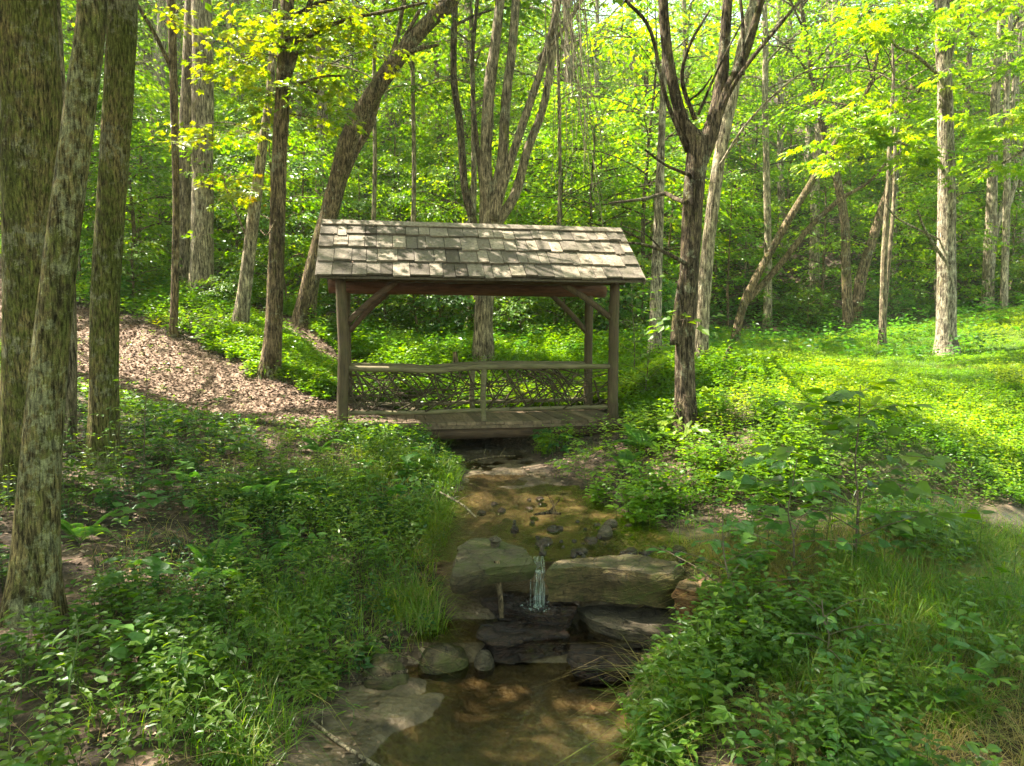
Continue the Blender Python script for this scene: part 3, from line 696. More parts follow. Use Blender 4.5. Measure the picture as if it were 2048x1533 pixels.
CR = dict(z0=6.5, nl=26, L=3.6, per=7)
tree('mossy_tree', 'thickest mossy trunk at the far left edge of the photo, with a flared root', 'tree',
     [(36, 1000, 72), (48, 860, 82), (62, 600, 96), (64, 300, 108), (50, 0, 104)], 6.8, 6.6, 'mossy', 17, crown=CR, rough=.05)
tree('mossy_tree', 'lichen spotted trunk rooted lowest at left, crossing in front of the thickest one', 'tree',
     [(62, 1262, 112), (68, 1150, 88), (76, 1000, 78), (92, 800, 68), (112, 600, 62), (136, 400, 58), (162, 200, 56), (186, 0, 52)], 4.7, 4.9, 'lichen', 14, crown=dict(z0=6, nl=18, L=3.0, per=6), rough=.06)
tree('bark_tree', 'thin reddish grey trunk half hidden behind the lichen spotted one at left', 'tree',
     [(133, 958, 30), (137, 700, 30), (128, 400, 28), (112, 100, 26), (106, 0, 24)], 8.4, 8.8, 'grey', 15, crown=dict(z0=7.5, nl=16, L=3.0), rough=.05)
tree('mossy_tree', 'dark blotched trunk with moss, third large one from the left beside the leaf strewn trail', 'tree',
     [(205, 938, 62), (207, 860, 56), (209, 650, 52), (216, 500, 52), (226, 350, 51), (237, 200, 53), (246, 0, 50)], 8.2, 8.2, 'mossy', 15, crown=CR, rough=.09)
tree('slender_tree', 'slender tree with a high fork standing in front of the twin straight trunks', 'tree',
     [(347, 675, 15), (350, 560, 14), (352, 400, 13), (348, 200, 15), (342, 0, 15)], 14, 14, 'brown', 15, crown=dict(z0=9.5, nl=14, L=2.6, nocull=1),
     branches=[([(347, 150, 9), (330, 110, 8), (305, 60, 8), (275, 10, 7), (262, -20, 6)], 14, 13.6)], blobs=[(345, 40, 30, 25, 13.5, .5, 8), (405, 275, 35, 14, 13.6, .5, 7)], leafmat='yellow')
tree('straight_tree', 'greyish straight trunk, the rear one of the twin pair above the trail', 'tree',
     [(368, 566, 30), (370, 400, 28), (374, 240, 28), (385, 0, 27)], 18, 18, 'grey', 19, crown=dict(z0=12, nl=22, L=3.8, nocull=1), branches=[([(374, 150, 9), (386, 115, 9), (393, 70, 8)], 18, 17.6)])
tree('straight_tree', 'pale straight trunk with fine bark, the front one of the twin pair above the trail', 'tree',
     [(404, 603, 52), (404, 560, 44), (405, 300, 40), (403, 0, 37)], 17, 17, 'pale', 20, crown=dict(z0=12, nl=26, L=4.2, nocull=1), blobs=[(395, 330, 10, 60, 16.6, .3, 8), (405, 470, 18, 10, 16.5, .3, 4)], leafmat='bright')
tree('pale_tree', 'hazy pale trunk standing far back between the third large trunk and the twin pair', 'tree',
     [(308, 480, 24), (309, 300, 22), (320, 150, 20), (326, 0, 18)], 27, 27, 'pale', 24, crown=dict(z0=14, nl=22, L=3.6, nocull=1))
tree('leaning_tree', 'pale slim tree leaning right on the left bank, with yellow leaf sprays beside it', 'tree',
     [(477, 660, 34), (487, 600, 27), (505, 450, 24), (524, 300, 19), (540, 180, 15), (548, 40, 12), (552, 0, 11)], 15, 14.6, 'pale', 12, crown=dict(z0=9.5, nl=12, L=2.2, nocull=1),
     branches=[([(538, 160, 6), (552, 105, 5), (545, 60, 4)], 14.6, 14.4), ([(500, 490, 5), (470, 420, 4), (450, 370, 3)], 15, 14.4)],
     blobs=[(470, 360, 45, 18, 14.2, .5, 14), (480, 385, 35, 12, 14.2, .5, 9), (470, 262, 60, 10, 14.2, .5, 12), (400, 250, 45, 14, 14.2, .4, 7)], leafmat='yellow', leafkind='maple', leafsize=.10)
tree('forked_tree', 'brown forked tree left of the covered bridge whose upper limbs carry yellow green leaves', 'tree',
     [(540, 748, 40), (547, 660, 33), (553, 500, 31), (559, 300, 28), (569, 130, 28), (575, 0, 25)], 12.5, 12.5, 'brown', 12, crown=dict(z0=8, nl=18, L=3, nocull=1),
     branches=[([(566, 175, 16), (585, 125, 14), (602, 60, 12), (622, 0, 10), (632, -30, 9)], 12.5, 12.3), ([(588, 120, 9), (600, 90, 8), (640, 60, 8), (700, 38, 7), (780, 22, 6), (850, 6, 5)], 12.5, 12.0),
               ([(570, 178, 7), (640, 155, 5), (690, 152, 4)], 12.5, 12), ([(556, 430, 4), (535, 470, 3), (520, 460, 2)], 12.5, 12)],
     blobs=[(610, 60, 60, 30, 12.2, .8, 26), (520, 70, 60, 40, 12.6, .8, 30), (680, 30, 60, 22, 12, .8, 20), (470, 130, 40, 25, 12.8, .8, 14), (620, 170, 50, 22, 12.2, .8, 16), (540, 190, 40, 25, 12.6, .8, 14), (720, 90, 50, 20, 12, .8, 12), (640, 240, 40, 20, 12.5, .6, 8)],
     leafmat='yellow', leafkind='maple', leafsize=.095, bs=1.35, bn_=1.0)
tree('leaning_tree', 'large brown twin stemmed tree leaning far to the right over the bridge roof ridge', 'tree',
     [(607, 648, 46), (615, 590, 36), (632, 520, 34), (665, 400, 34), (700, 275, 36), (745, 190, 34), (800, 110, 31), (860, 42, 28), (905, 0, 26)], 16, 15.6, 'brown', 13.5, crown=dict(z0=9.6, nl=20, L=3.2, nocull=1),
     stems=[([(640, 520, 16), (668, 430, 16), (685, 365, 17), (708, 310, 16), (738, 255, 15), (758, 190, 12), (790, 90, 9), (805, 20, 8)], 16.1, 15.9, 11)],
     branches=[([(800, 112, 11), (840, 98, 9), (878, 90, 6)], 15.7, 15.3), ([(765, 165, 9), (790, 110, 8), (840, 20, 7)], 15.8, 15.5)])
tree('multi_stemmed_tree', 'big multi stemmed tree rising behind the middle of the bridge roof', 'tree',
     [(965, 727, 46), (967, 660, 38), (970, 590, 38), (977, 440, 36), (972, 330, 24), (977, 200, 23), (990, 90, 20), (1000, 0, 18)], 15, 15, 'grey', 14, crown=dict(z0=9.6, nl=16, L=3, nocull=1, all=True), rough=.08,
     stems=[([(980, 430, 28), (1003, 330, 22), (1012, 200, 20), (1024, 100, 18), (1032, 0, 16)], 15, 15, 13), ([(984, 440, 24), (1012, 350, 18), (1045, 250, 17), (1085, 130, 15), (1118, 0, 12)], 14.9, 14.6, 13),
            ([(990, 450, 24), (1030, 390, 19), (1055, 300, 18), (1085, 220, 16), (1105, 110, 15), (1112, 0, 13)], 15.2, 15.4, 13), ([(1075, 120, 8), (1130, 55, 7), (1165, 0, 5)], 14.7, 14.5)])
tree('slim_tree', 'slim leaning stems just left of the multi stemmed tree behind the bridge roof', 'tree',
     [(958, 640, 16), (952, 520, 17), (945, 440, 17), (930, 380, 15), (920, 250, 14), (907, 150, 13), (910, 0, 12)], 18, 18, 'dark', 15, crown=dict(z0=10, nl=12, L=2.6, nocull=1),
     stems=[([(955, 540, 12), (965, 400, 11), (950, 250, 9), (945, 120, 8), (955, 0, 7)], 18, 18, 13)])
tree('dark_tree', 'dark rough barked tree right of the bridge that splits high up into broken dead limbs', 'tree',
     [(1372, 880, 54), (1370, 790, 40), (1369, 700, 38), (1378, 560, 38), (1386, 400, 39), (1393, 320, 42), (1392, 285, 40), (1366, 245, 24), (1346, 170, 21), (1333, 90, 20), (1326, 0, 19)], 9.7, 9.7, 'dark', 12, rough=.13,
     crown=dict(z0=7.8, nl=10, L=2.2), leafmat='mid',
     stems=[([(1398, 330, 30), (1420, 270, 32), (1440, 190, 26), (1448, 100, 22), (1455, 0, 19)], 9.7, 9.8, 10), ([(1428, 250, 22), (1455, 180, 18), (1490, 110, 17), (1520, 10, 14)], 9.7, 9.6, 9.5), ([(1352, 690, 24), (1354, 640, 19), (1362, 560, 12)], 9.6, 9.65)],
     branches=[([(1372, 405, 11), (1352, 398, 9), (1330, 388, 9), (1290, 398, 7), (1218, 407, 4)], 9.6, 9.2), ([(1372, 528, 9), (1330, 505, 7), (1280, 488, 5), (1235, 486, 3)], 9.6, 9.0),
               ([(1330, 507, 4), (1292, 470, 3), (1245, 452, 2)], 9.4, 9.1), ([(1375, 305, 9), (1330, 190, 8), (1300, 60, 7), (1250, 0, 6)], 9.7, 9.4), ([(1390, 240, 9), (1364, 160, 8), (1380, 90, 6), (1420, 20, 4)], 9.6, 9.3),
               ([(1420, 260, 11), (1480, 150, 9), (1560, 50, 7), (1610, -10, 5)], 9.7, 9.4), ([(1375, 205, 5), (1405, 180, 4), (1425, 150, 3)], 9.6, 9.4), ([(1378, 350, 8), (1330, 330, 5), (1290, 300, 4)], 9.6, 9.2), ([(1396, 230, 6), (1440, 130, 4), (1487, 40, 3)], 9.6, 9.5), ([(1486, 150, 8), (1486, 60, 7), (1480, -10, 6)], 9.6, 9.6)],
     blobs=[(1368, 800, 22, 40, 9.4, .15, 6), (1355, 640, 14, 30, 9.4, .1, 4)])
tree('pale_tree', 'pale grey trunk slanting up right behind the dark split tree', 'tree',
     [(1402, 660, 26), (1412, 540, 25), (1425, 420, 25), (1442, 300, 23), (1465, 190, 22), (1495, 50, 20), (1510, 0, 18)], 13, 13.4, 'pale', 13, crown=dict(z0=9.5, nl=12, L=2.6, nocull=1), branches=[([(1440, 330, 6), (1500, 240, 5), (1600, 150, 4), (1700, 130, 3)], 13, 12.5)])
tree('pale_tree', 'pale mottled upright trunk between the bridge roof and the dark split tree', 'tree',
     [(1310, 665, 27), (1312, 600, 23), (1317, 450, 20), (1322, 300, 15), (1328, 150, 11), (1330, 0, 9)], 15, 15, 'birch', 13, crown=dict(z0=10, nl=12, L=2.6, nocull=1))
tree('meadow_tree', 'mottled tall trunk standing in the sunny meadow at right with bright yellow green leaves', 'tree',
     [(1892, 714, 52), (1892, 680, 38), (1893, 500, 33), (1893, 350, 30), (1890, 200, 27), (1886, 80, 26), (1888, 0, 20)], 17, 17, 'birch', 15, crown=dict(z0=10.2, nl=22, L=3.6, nocull=1), flare=.7,
     stems=[([(1884, 90, 15), (1876, 30, 13), (1872, -20, 11)], 17, 17, 13), ([(1896, 120, 14), (1915, 50, 13), (1932, -10, 11)], 17, 16.8, 13)],
     branches=[([(1882, 155, 7), (1830, 110, 6), (1790, 90, 5), (1768, 40, 4)], 17, 16), ([(1880, 325, 7), (1800, 285, 5), (1740, 262, 4)], 17, 16), ([(1878, 505, 6), (1850, 460, 5), (1835, 420, 4)], 17, 16.4), ([(1880, 480, 4), (1800, 440, 4), (1772, 410, 3)], 17, 16),
               ([(1908, 395, 7), (1960, 355, 6), (2050, 300, 5)], 17, 16), ([(1908, 330, 4), (1930, 320, 3)], 17, 16.8), ([(1910, 60, 6), (1960, 30, 5), (2010, 0, 4)], 17, 16.5)],
     blobs=[(1790, 35, 60, 22, 16, 1, 30), (1740, 60, 40, 25, 16, 1, 18), (1960, 30, 50, 35, 16, 1, 30), (1720, 210, 60, 26, 16, 1, 30), (1700, 270, 60, 24, 16, 1, 26), (1780, 250, 50, 26, 16, 1, 26), (1840, 300, 25, 16, 16, .7, 12), (1800, 330, 30, 14, 16, .7, 10),
            (1980, 260, 50, 22, 15.6, 1, 22), (1960, 340, 40, 20, 15.6, 1, 14), (2030, 250, 30, 40, 15.6, 1, 16), (1900, 150, 20, 20, 16.6, .5, 8), (2020, 130, 40, 30, 16, 1, 12), (1650, 320, 40, 16, 16, 1, 10)],
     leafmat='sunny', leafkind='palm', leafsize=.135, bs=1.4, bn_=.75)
tree('thin_tree', 'thin bare pole like tree with a darker foot at the meadow edge', 'tree',
     [(1764, 692, 17), (1765, 650, 13), (1769, 500, 12), (1776, 380, 9), (1780, 250, 7)], 19, 19, 'grey', 11, crown=dict(z0=7.5, nl=12, L=1.8, nocull=1), stems=[([(1767, 660, 8), (1778, 520, 8), (1788, 400, 7), (1790, 300, 6)], 19.1, 19.3, 9)], leafmat='bright')
tree('diagonal_tree', 'dark thin trunk leaning steeply right in the woods behind the meadow', 'tree',
     [(1470, 640, 17), (1492, 598, 17), (1560, 470, 15), (1620, 370, 13), (1668, 290, 10), (1720, 210, 7)], 21, 21, 'brown', 12, ext=True, crown=dict(z0=9, nl=12, L=2, nocull=1), stems=[([(1497, 600, 13), (1560, 530, 12), (1620, 455, 11), (1680, 400, 9), (1730, 370, 6)], 21, 20.8, 9)], leafmat='bright')
tree('pale_tree', 'pale straight trunk in the woods nearest the leaning pair behind the meadow', 'tree', [(1535, 645, 17), (1536, 500, 15), (1533, 350, 13), (1530, 200, 12)], 25, 25, 'pale', 19, crown=dict(z0=11, nl=20, L=3, nocull=1), leafmat='bright')
tree('crooked_tree', 'upright crooked brown trunk of a spreading pair in the shade behind the meadow', 'tree', [(1697, 648, 20), (1692, 540, 18), (1690, 450, 17), (1672, 350, 14), (1655, 300, 12)], 24, 24, 'brown', 17, crown=dict(z0=9.5, nl=18, L=3, nocull=1), leafmat='bright')
tree('crooked_tree', 'brown trunk tilting right in the shade behind the meadow, other one of a spreading pair', 'tree', [(1712, 648, 24), (1722, 560, 21), (1745, 480, 19), (1770, 400, 15), (1790, 330, 12)], 24.5, 24.5, 'brown', 16, crown=dict(z0=9.5, nl=18, L=3, nocull=1), leafmat='lime')
tree('pale_tree', 'pale forked trunk at the meadow edge, left one of two at the far right', 'tree', [(1974, 652, 26), (1977, 550, 22), (1983, 420, 20), (1986, 300, 17)], 24, 24, 'pale', 18, crown=dict(z0=10, nl=18, L=3, nocull=1), stems=[([(1980, 510, 12), (1998, 440, 11), (2012, 380, 9), (2020, 280, 8)], 24, 24, 15)], leafmat='bright')
tree('pale_tree', 'thin whitish trunk at the meadow edge, right one of two at the far right', 'tree', [(2007, 655, 15), (2010, 520, 14), (2014, 380, 12), (2012, 240, 11), (2018, 100, 9)], 23, 23, 'pale', 18, crown=dict(z0=11, nl=16, L=2.6, nocull=1), stems=[([(2012, 430, 8), (2030, 370, 8), (2048, 300, 7), (2060, 200, 6)], 23, 23, 14)], leafmat='bright')
for a, b, c, lab in [(820, 694, 11, 'palest thin trunk seen under the bridge roof left of the thick one'), (1112, 690, 9, 'thin light trunk seen under the bridge roof between the thick one and the right posts'), (742, 655, 10, 'dim thin trunk seen under the bridge roof near the left brace'), (940, 680, 14, 'dim brown thin trunk close beside the thick one under the bridge roof')]:
    tree('thin_tree', lab, 'tree', [(a, b, c*1.3), (a+3, b-150, c), (a+8, b-320, c*.8), (a+6, b-500, c*.7)], 20, 20, 'grey', 15, crown=dict(z0=9, nl=14, L=2.4, nocull=1), leafmat='mid')

# unseen canopy trees, added so their crowns shade the creek and meadow
for i, (x, y, H, r) in enumerate([(-7.5, 4.5, 16, .22), (-9.5, 9, 18, .26), (-5.5, 1.2, 15, .2), (-11, 13, 18, .25), (-3.5, -2.2, 15, .22), (2.5, -3, 15, .2), (5.2, 2.2, 14, .18), (-13, 6, 17, .22), (8.3, 5.2, 15, .2), (9.8, 8.4, 14, .18), (-9, -2.5, 16, .2), (-14, 17, 18, .2)]):
    g = gz(x, y); rng = np.random.default_rng(900+i); n = 8
    ax = np.stack([x+np.cumsum(rng.normal(0, .08, n)), y+np.cumsum(rng.normal(0, .08, n)), g-.3+np.linspace(0, H, n)], -1); pts, rr2 = catmull(ax, r*(1-np.linspace(0, 1, n))**.8+.012, .3)
    t = thing('added_canopy_tree', f'tall leafy tree added out of view so its crown shades the scene', 'tree', (x, y, g), 'shade trees added out of view')
    mb = MB(); mb.add(*tube(pts, rr2, 12, .06, 6, i, flare=.5)); lm, fol = crown_parts(pts, rr2, g+5.5, g+H, 34, 4.3, rng, .14, 'far', 7, 15, 1.0, 'round', cull=lambda p: sun_clear(p) & out_of_view(p))
    mb.merge(lm); mb.build('trunk', BARK['brown'], t, True, (x, y, g)); fm = MB(); fm.add(*fol); fm.build('crown', LEAF['mid'], t, False, (x, y, g)); taken.append((x, y, 1))

# ------------------------------------------------------------------ forest behind
def not_meadow(x, y): return float(meadow_w(np.array([x]), np.array([y]))[0]) > .15
def on_path(x, y): return float(trail_d(np.array([x]), np.array([y]))[0]) < .5 or float(creek_d(np.array([x]), np.array([y]))[0]) < .3
exc = lambda x, y: not_meadow(x, y) or on_path(x, y)
bg_region(40, (21, 36), 2.0, TALL, 'forest_tree', 'leafy tree massed with its neighbours', 'tree', 'tall trees', (.75, 1.1), excl=lambda x, y: exc(x, y) or (x > -5 and y < 28))
bg_region(64, (36, 64), 2.6, TALL, 'forest_tree', 'leafy tree massed with its neighbours', 'tree', 'tall trees', (.85, 1.2), excl=exc)
bg_region(70, (17.5, 31), 1.4, YOUNG, 'young_tree', 'leafy young understorey tree', 'young tree', 'understorey trees', (.7, 1.15), excl=lambda x, y: exc(x, y) or (abs(x/y) < .33 and y < 20))
bg_region(110, (29, 50), 1.5, YOUNG, 'young_tree', 'leafy young understorey tree', 'young tree', 'understorey trees', (.9, 1.4), excl=exc)
bg_region(110, (16.5, 30), .75, BUSH, 'low_shrub', 'low leafy shrub on the forest floor', 'shrub', 'low shrubs', (.6, 1.1), excl=lambda x, y: exc(x, y) or (abs(x/y) < .25 and y < 17.5))

# ------------------------------------------------------------------ covered footbridge
BA = math.radians(10.0); BO = np.array([-2.57, 10.7, 0.0]); BL, BW = 4.28, 1.46
bridge = thing('covered_bridge', 'rustic covered footbridge with a shingled roof and twig lattice rails crossing the creek', 'bridge', BO, None, BA)
rb = np.random.default_rng(77)
def log(pts, rad, name, mat, parent=bridge, seg=14, rough=.06, step=.12, flat=1.0, seed=1):
    a, b = catmull(pts, rad, step); b = b*(1+.04*fbm(np.arange(len(b))*.5, seed, 0, 2, seed)); m = MB(); m.add(*tube(a, b, seg, rough, 7, seed)); return m.build(name, mat, parent, True)
PX = [(0, 0), (BL, 0), (0, BW), (BL, BW)]
for i, (x, y) in enumerate(PX):
    r = .085 if i < 2 else .08; wob = rb.normal(0, .012, (4, 2))
    log([(x, y, .78), (x+wob[0, 0], y+wob[0, 1], 1.6), (x+wob[1, 0], y+wob[1, 1], 2.5), (x, y, 3.50)], [r*1.12, r, r*.97, r*.92], 'post', W_POST, seed=i+3, rough=.07)
log([(-.12, 0, 3.56), (1.5, 0, 3.55), (3, 0, 3.54), (BL+.16, 0, 3.55)], [.085, .09, .085, .08], 'plate_log', W_BEAM, seed=11)
log([(-.28, BW, 3.50), (.2, BW, 3.5), (2, BW, 3.49), (BL+.3, BW, 3.47)], [.12, .12, .115, .11], 'plate_log', W_RED, seed=12)
for x in (-.02, BL): log([(x, -.1, 3.64), (x, BW+.1, 3.64)], [.06, .06], 'cross_log', W_BEAM, seed=13+int(x))
for (p, q) in [((.05, .02, 2.82), (.82, .03, 3.48)), ((BL-.05, .02, 2.95), (BL-.85, .03, 3.48)), ((BL-.05, BW, 2.75), (BL-.72, BW, 3.42)), ((.05, BW, 2.75), (.72, BW, 3.42))]:
    mid = (np.array(p)+q)/2 + [0, 0, .03]; log([p, mid, q], [.048, .05, .046], 'brace', W_BEAM if p[0] < 1 else W_POST, seed=int(p[0]*7)+20)
# deck
m = MB(); nb = 30; xs0 = -.08; xs1 = BL+.14; wd = (xs1-xs0)/nb
for i in range(nb):
    c = (xs0+(i+.5)*wd, BW/2, 1.305+rb.normal(0, .003)); V, q = box(c, (wd-.008, BW+.28+rb.normal(0, .015), .045)); m.add(V, q, rb.uniform(.2, .9))
m.build('deck', W_DECK, bridge)
for y in (.0, BW): log([(-.35, y, 1.17), (BL*.5, y, 1.16), (BL+.45, y, 1.17)], [.11, .11, .11], 'deck_beam', W_BEAM, seed=31+int(y*3), rough=.04)
m = MB(); V, q = box((BL/2, -.125, 1.255), (xs1-xs0, .03, .05)); m.add(V, q); m.build('edge_board', W_DECK, bridge)
# rails
def rail_side(y, seed):
    r = np.random.default_rng(seed)
    log([(0, y, 2.17), (.9, y-.01, 2.145), (1.4, y, 2.12), (1.95, y, 2.165), (2.8, y, 2.18), (BL, y, 2.17)], [.045, .048, .043, .045, .047, .042], 'top_rail', W_RAIL, seed=seed)
    log([(0, y, 1.50), (1.1, y, 1.48), (2.2, y, 1.50), (BL, y, 1.52)], [.034, .036, .034, .036], 'bottom_rail', W_RAIL, seed=seed+1)
    log([(2.16, y, 1.25), (2.15, y, 1.7), (2.17, y, 2.14)], [.052, .046, .046], 'mid_post', W_RAIL, seed=seed+2)
    for (a, b) in ((.06, 2.12), (2.2, BL-.05)):
        m = MB(); n = 40 if y < .5 else 20
        for k in range(n):
            while True:
                x0 = r.uniform(a-.3, b+.1); z0 = r.choice([1.5, 2.14]) if r.random() < .7 else r.uniform(1.5, 2.14)
                ang = r.uniform(.25, 1.35)*r.choice([-1, 1]); L = r.uniform(.5, 1.15)
                dx, dz = math.cos(ang)*L, math.sin(ang)*L
                if z0 > 2.0: dz = -abs(dz)
                elif z0 < 1.6: dz = abs(dz)
                x1, z1 = x0+dx, z0+dz
                def clip(x, z): return min(max(x, a), b), min(max(z, 1.49), 2.14)
                # cut the stick at the frame of the panel
                t = np.linspace(0, 1, 24); X = x0+dx*t; Z = z0+dz*t; ok = (X >= a) & (X <= b) & (Z >= 1.49) & (Z <= 2.15)
                if ok.sum() > 8: break
            X = X[ok]; Z = Z[ok]; s = np.linspace(0, math.pi, len(X)); cv = r.normal(0, .05)
            yy = y + r.uniform(-.035, .035)
            pts = np.stack([X + np.sin(s)*cv*.5 + .008*fbm(X*9, k, 0, 2, k), np.full(len(X), yy), Z + np.sin(s)*cv], -1); pts[:, 2] = np.clip(pts[:, 2], 1.48, 2.15)
            rd = r.uniform(.011, .019); m.add(*tube(pts[::2], np.linspace(rd, rd*.55, len(pts[::2])), 6, .05, 8, k))
        for k in range(4):                                   # long nearly level wavy sticks
            z = r.uniform(1.55, 2.05); X = np.linspace(a, b, 9); Z = z + np.cumsum(r.normal(0, .045, 9)); Z = np.clip(Z, 1.5, 2.12)
            p_, q_ = catmull(np.stack([X, np.full(9, y+r.uniform(-.04, .04)), Z], -1), np.linspace(.011, .006, 9), .08); m.add(*tube(p_, q_, 6))
        m.build('twig_lattice', W_TWIG, bridge, True)
rail_side(0.0, 301); rail_side(BW, 402)
# roof: two slopes of split shingles laid in courses
def roof_slope(front, name):
    rs = np.random.default_rng(5 if front else 6); m = MB()
    sgn = -1 if front else 1; yr = BW/2; RZ = 4.44; run = 1.17; rise = .93; S = math.hypot(run, rise); x0, x1 = -.30, BL+.33
    down = np.array([0, sgn*run/S, -rise/S]); nrm = np.array([0, sgn*rise/S, run/S])
    V, q = box((0, 0, 0), (x1-x0-.04, S-.02, .03), None)
    Rm = np.stack([np.array([1, 0, 0]), down, nrm], 1)
    V = V @ Rm.T + np.array([(x0+x1)/2, yr, RZ]) + down*S/2 - nrm*.03; m.add(V, q, .3)
    nc = 4; exp_ = S/nc; first = .3
    for c in range(nc):
        s_end = (c+1)*exp_ + .02; x = x0 - rs.uniform(0, .03)
        while x < x1-.02:
            wdt = min(rs.uniform(.13, .30), x1-x); end = s_end + rs.choice([0, 0, .035, -.025]) + rs.normal(0, .008)
            L = exp_*1.25 if c else exp_*.98; th = rs.uniform(.024, .034); gap = .003+rs.random()*.003
            a0, a1 = max(end-L, 0.0), end
            tilt0 = .004; tilt1 = .046 + rs.normal(0, .005)
            P8 = []
            for xx in (x+gap, x+wdt-gap):
                for (s_, n0) in ((a0, tilt0), (a1, tilt1)):
                    for dz in (0, th): P8.append(np.array([xx, yr, RZ]) + down*s_ + nrm*(n0+dz - .012))
            V = np.array(P8); q = np.array([[0, 1, 3, 2], [4, 6, 7, 5], [0, 4, 5, 1], [2, 3, 7, 6], [0, 2, 6, 4], [1, 5, 7, 3]])
            m.add(V, q, float(np.clip(rs.normal(.48, .3), .0, 1))); x += wdt
    o = m.build(name, W_SHINGLE, bridge); return o
roof_slope(True, 'shingle_roof'); roof_slope(False, 'shingle_roof')
rl = np.random.default_rng(66); k_ = 130; m = MB(); run_, rise_ = 1.17, .93; S_ = math.hypot(run_, rise_); sd_ = rl.random(k_)*.96*S_
pp = np.stack([rl.uniform(-.2, BL+.2, k_), BW/2 - sd_*run_/S_ - .03*rise_/S_*1.6, 4.44 - sd_*rise_/S_ + .055*run_/S_*1.2], -1); aa = rl.uniform(0, 6.28, k_)
V, Fc, q = leaf_geo(pp, np.stack([np.cos(aa), np.sin(aa)*.78, -np.sin(aa)*-.6], -1), np.array([0, -.62, .78]) + rl.normal(0, .2, (k_, 3)), rl.uniform(.015, .045, k_), 'far'); m.add(V, Fc, np.repeat(rl.random(k_), q)); m.build('leaf_debris', LITTER, bridge)
m = MB()
for sgn in (-1, 1):
    for k in range(3):
        a = -.31 + k*(BL+.65)/3; L = (BL+.65)/3 - .004
        R_ = Matrix.Rotation(sgn*math.radians(-38), 3, 'X'); V, q = box((0, 0, 0), (L, .13, .02)); V = V @ np.array(R_).T + np.array([a+L/2, BW/2+sgn*.056, 4.452+(.004 if sgn < 0 else 0)]); m.add(V, q, .75)
m.build('ridge_cap', W_SHINGLE, bridge)
for x in (-.313, BL+.345):
    for sgn in (-1, 1):
        m = MB(); R_ = np.array(Matrix.Rotation(sgn*math.radians(-38.5), 3, 'X')); V, q = box((0, 0, 0), (.022, 1.5, .09)); V = V @ R_.T + np.array([x, BW/2+sgn*.585, 3.955]); m.add(V, q, .6); m.build('barge_board', W_SHINGLE, bridge)
for k in range(5):
    x = .1 + k*(BL-.2)/4
    for sgn in (-1, 1):
        a = np.array([x, BW/2, 4.36]); b = np.array([x, BW/2+sgn*1.1, 3.49]); m = MB(); m.add(*tube(np.linspace(a, b, 6), np.full(6, .035), 8, .05)); m.build('rafter', W_BEAM, bridge, True)

# ------------------------------------------------------------------ rocks
def rock(label, outline, ztop, thick, mat, under=.85, seed=1, dz=0.0, bulge=.0, name='rock', rough=.035, group=None, boulder=False):
    Q = np.array([PZ(a, b, ztop)[:2] for a, b in outline]); n = len(Q); per = []
    for i in range(n):
        a, b = Q[i], Q[(i+1) % n]; k = max(3, int(np.linalg.norm(b-a)/.035))
        for j in range(k): per.append(a + (b-a)*j/k)
    Q = np.array(per)
    for _ in range(2): Q = .5*Q + .25*(np.roll(Q, 1, 0)+np.roll(Q, -1, 0))
    c = Q.mean(0); n = len(Q); rings = []
    for s in np.linspace(.06, .94, 9): rings.append(np.column_stack([c+(Q-c)*s, np.full(n, ztop + bulge*(1-s*s))]))
    rings.append(np.column_stack([c+(Q-c)*.985, np.full(n, ztop-.008)])); 
    for t in np.linspace(0, 1, 8):
        s = 1.0 + (.02 if t < .5 else 0) - (1-under)*t**1.3; rings.append(np.column_stack([c+(Q-c)*s, np.full(n, ztop-.03-(thick-.03)*t)]))
    if boulder:
        rings = []
        for a_ in np.linspace(.08, 2.1, 17):
            s = (math.sin(min(a_, 1.571)))**.85 * (1 if a_ < 1.571 else 1-.12*(a_-1.571)); rings.append(np.column_stack([c+(Q-c)*s, np.full(n, ztop - thick*.5*(1-math.cos(a_))*1.33)]))
    V = np.array(rings); R_ = len(rings)
    lay = np.floor(V[..., 2]/.045 + .6*fbm(V[..., 0]*2, V[..., 1]*2, 0, 2, seed)); 
    side = (np.arange(R_) > 8)[:, None]*(0 if boulder else 1)
    out = norm(np.concatenate([V[..., :2]-c, np.zeros((R_, n, 1))], -1))
    V = V + out*(side*(rough*.9*vnoise(lay*3.7, seed, 0, seed)))[..., None] + out*(rough*1.1*fbm(V[..., 0]*3.5, V[..., 1]*3.5, V[..., 2]*5, 4, seed))[..., None]*np.linspace(.2, 1, R_)[:, None, None]
    V[..., 2] += (rough*1.1*fbm(V[..., 0]*3, V[..., 1]*3, V[..., 2]*3, 4, seed+2) + .3*rough*fbm(V[..., 0]*14, V[..., 1]*14, 0, 3, seed+3) + dz*(V[..., 0]-c[0]))
    base = np.array([c[0], c[1], ztop-thick]); V = V.reshape(-1, 3); V = np.vstack([V, V[:n].mean(0), V[-n:].mean(0)]) - base
    i = np.arange(R_-1)[:, None]*n; j = np.arange(n)[None]; j2 = (j+1) % n
    q = np.stack([i+j, i+n+j, i+n+j2, i+j2], -1).reshape(-1, 4); jj = np.arange(n)
    tr_ = np.vstack([q[:, [0, 1, 2]], q[:, [0, 2, 3]], np.stack([np.full(n, R_*n), jj, (jj+1) % n], -1), np.stack([np.full(n, R_*n+1), (R_-1)*n+(jj+1) % n, (R_-1)*n+jj], -1)])
    me = make_mesh(name, V, tr_, [mat], smooth=True); me.set_sharp_from_angle(angle=math.radians(28)) if hasattr(me, 'set_sharp_from_angle') else None
    return tag(link(name, me, None, tuple(base)), label, 'rock', group)
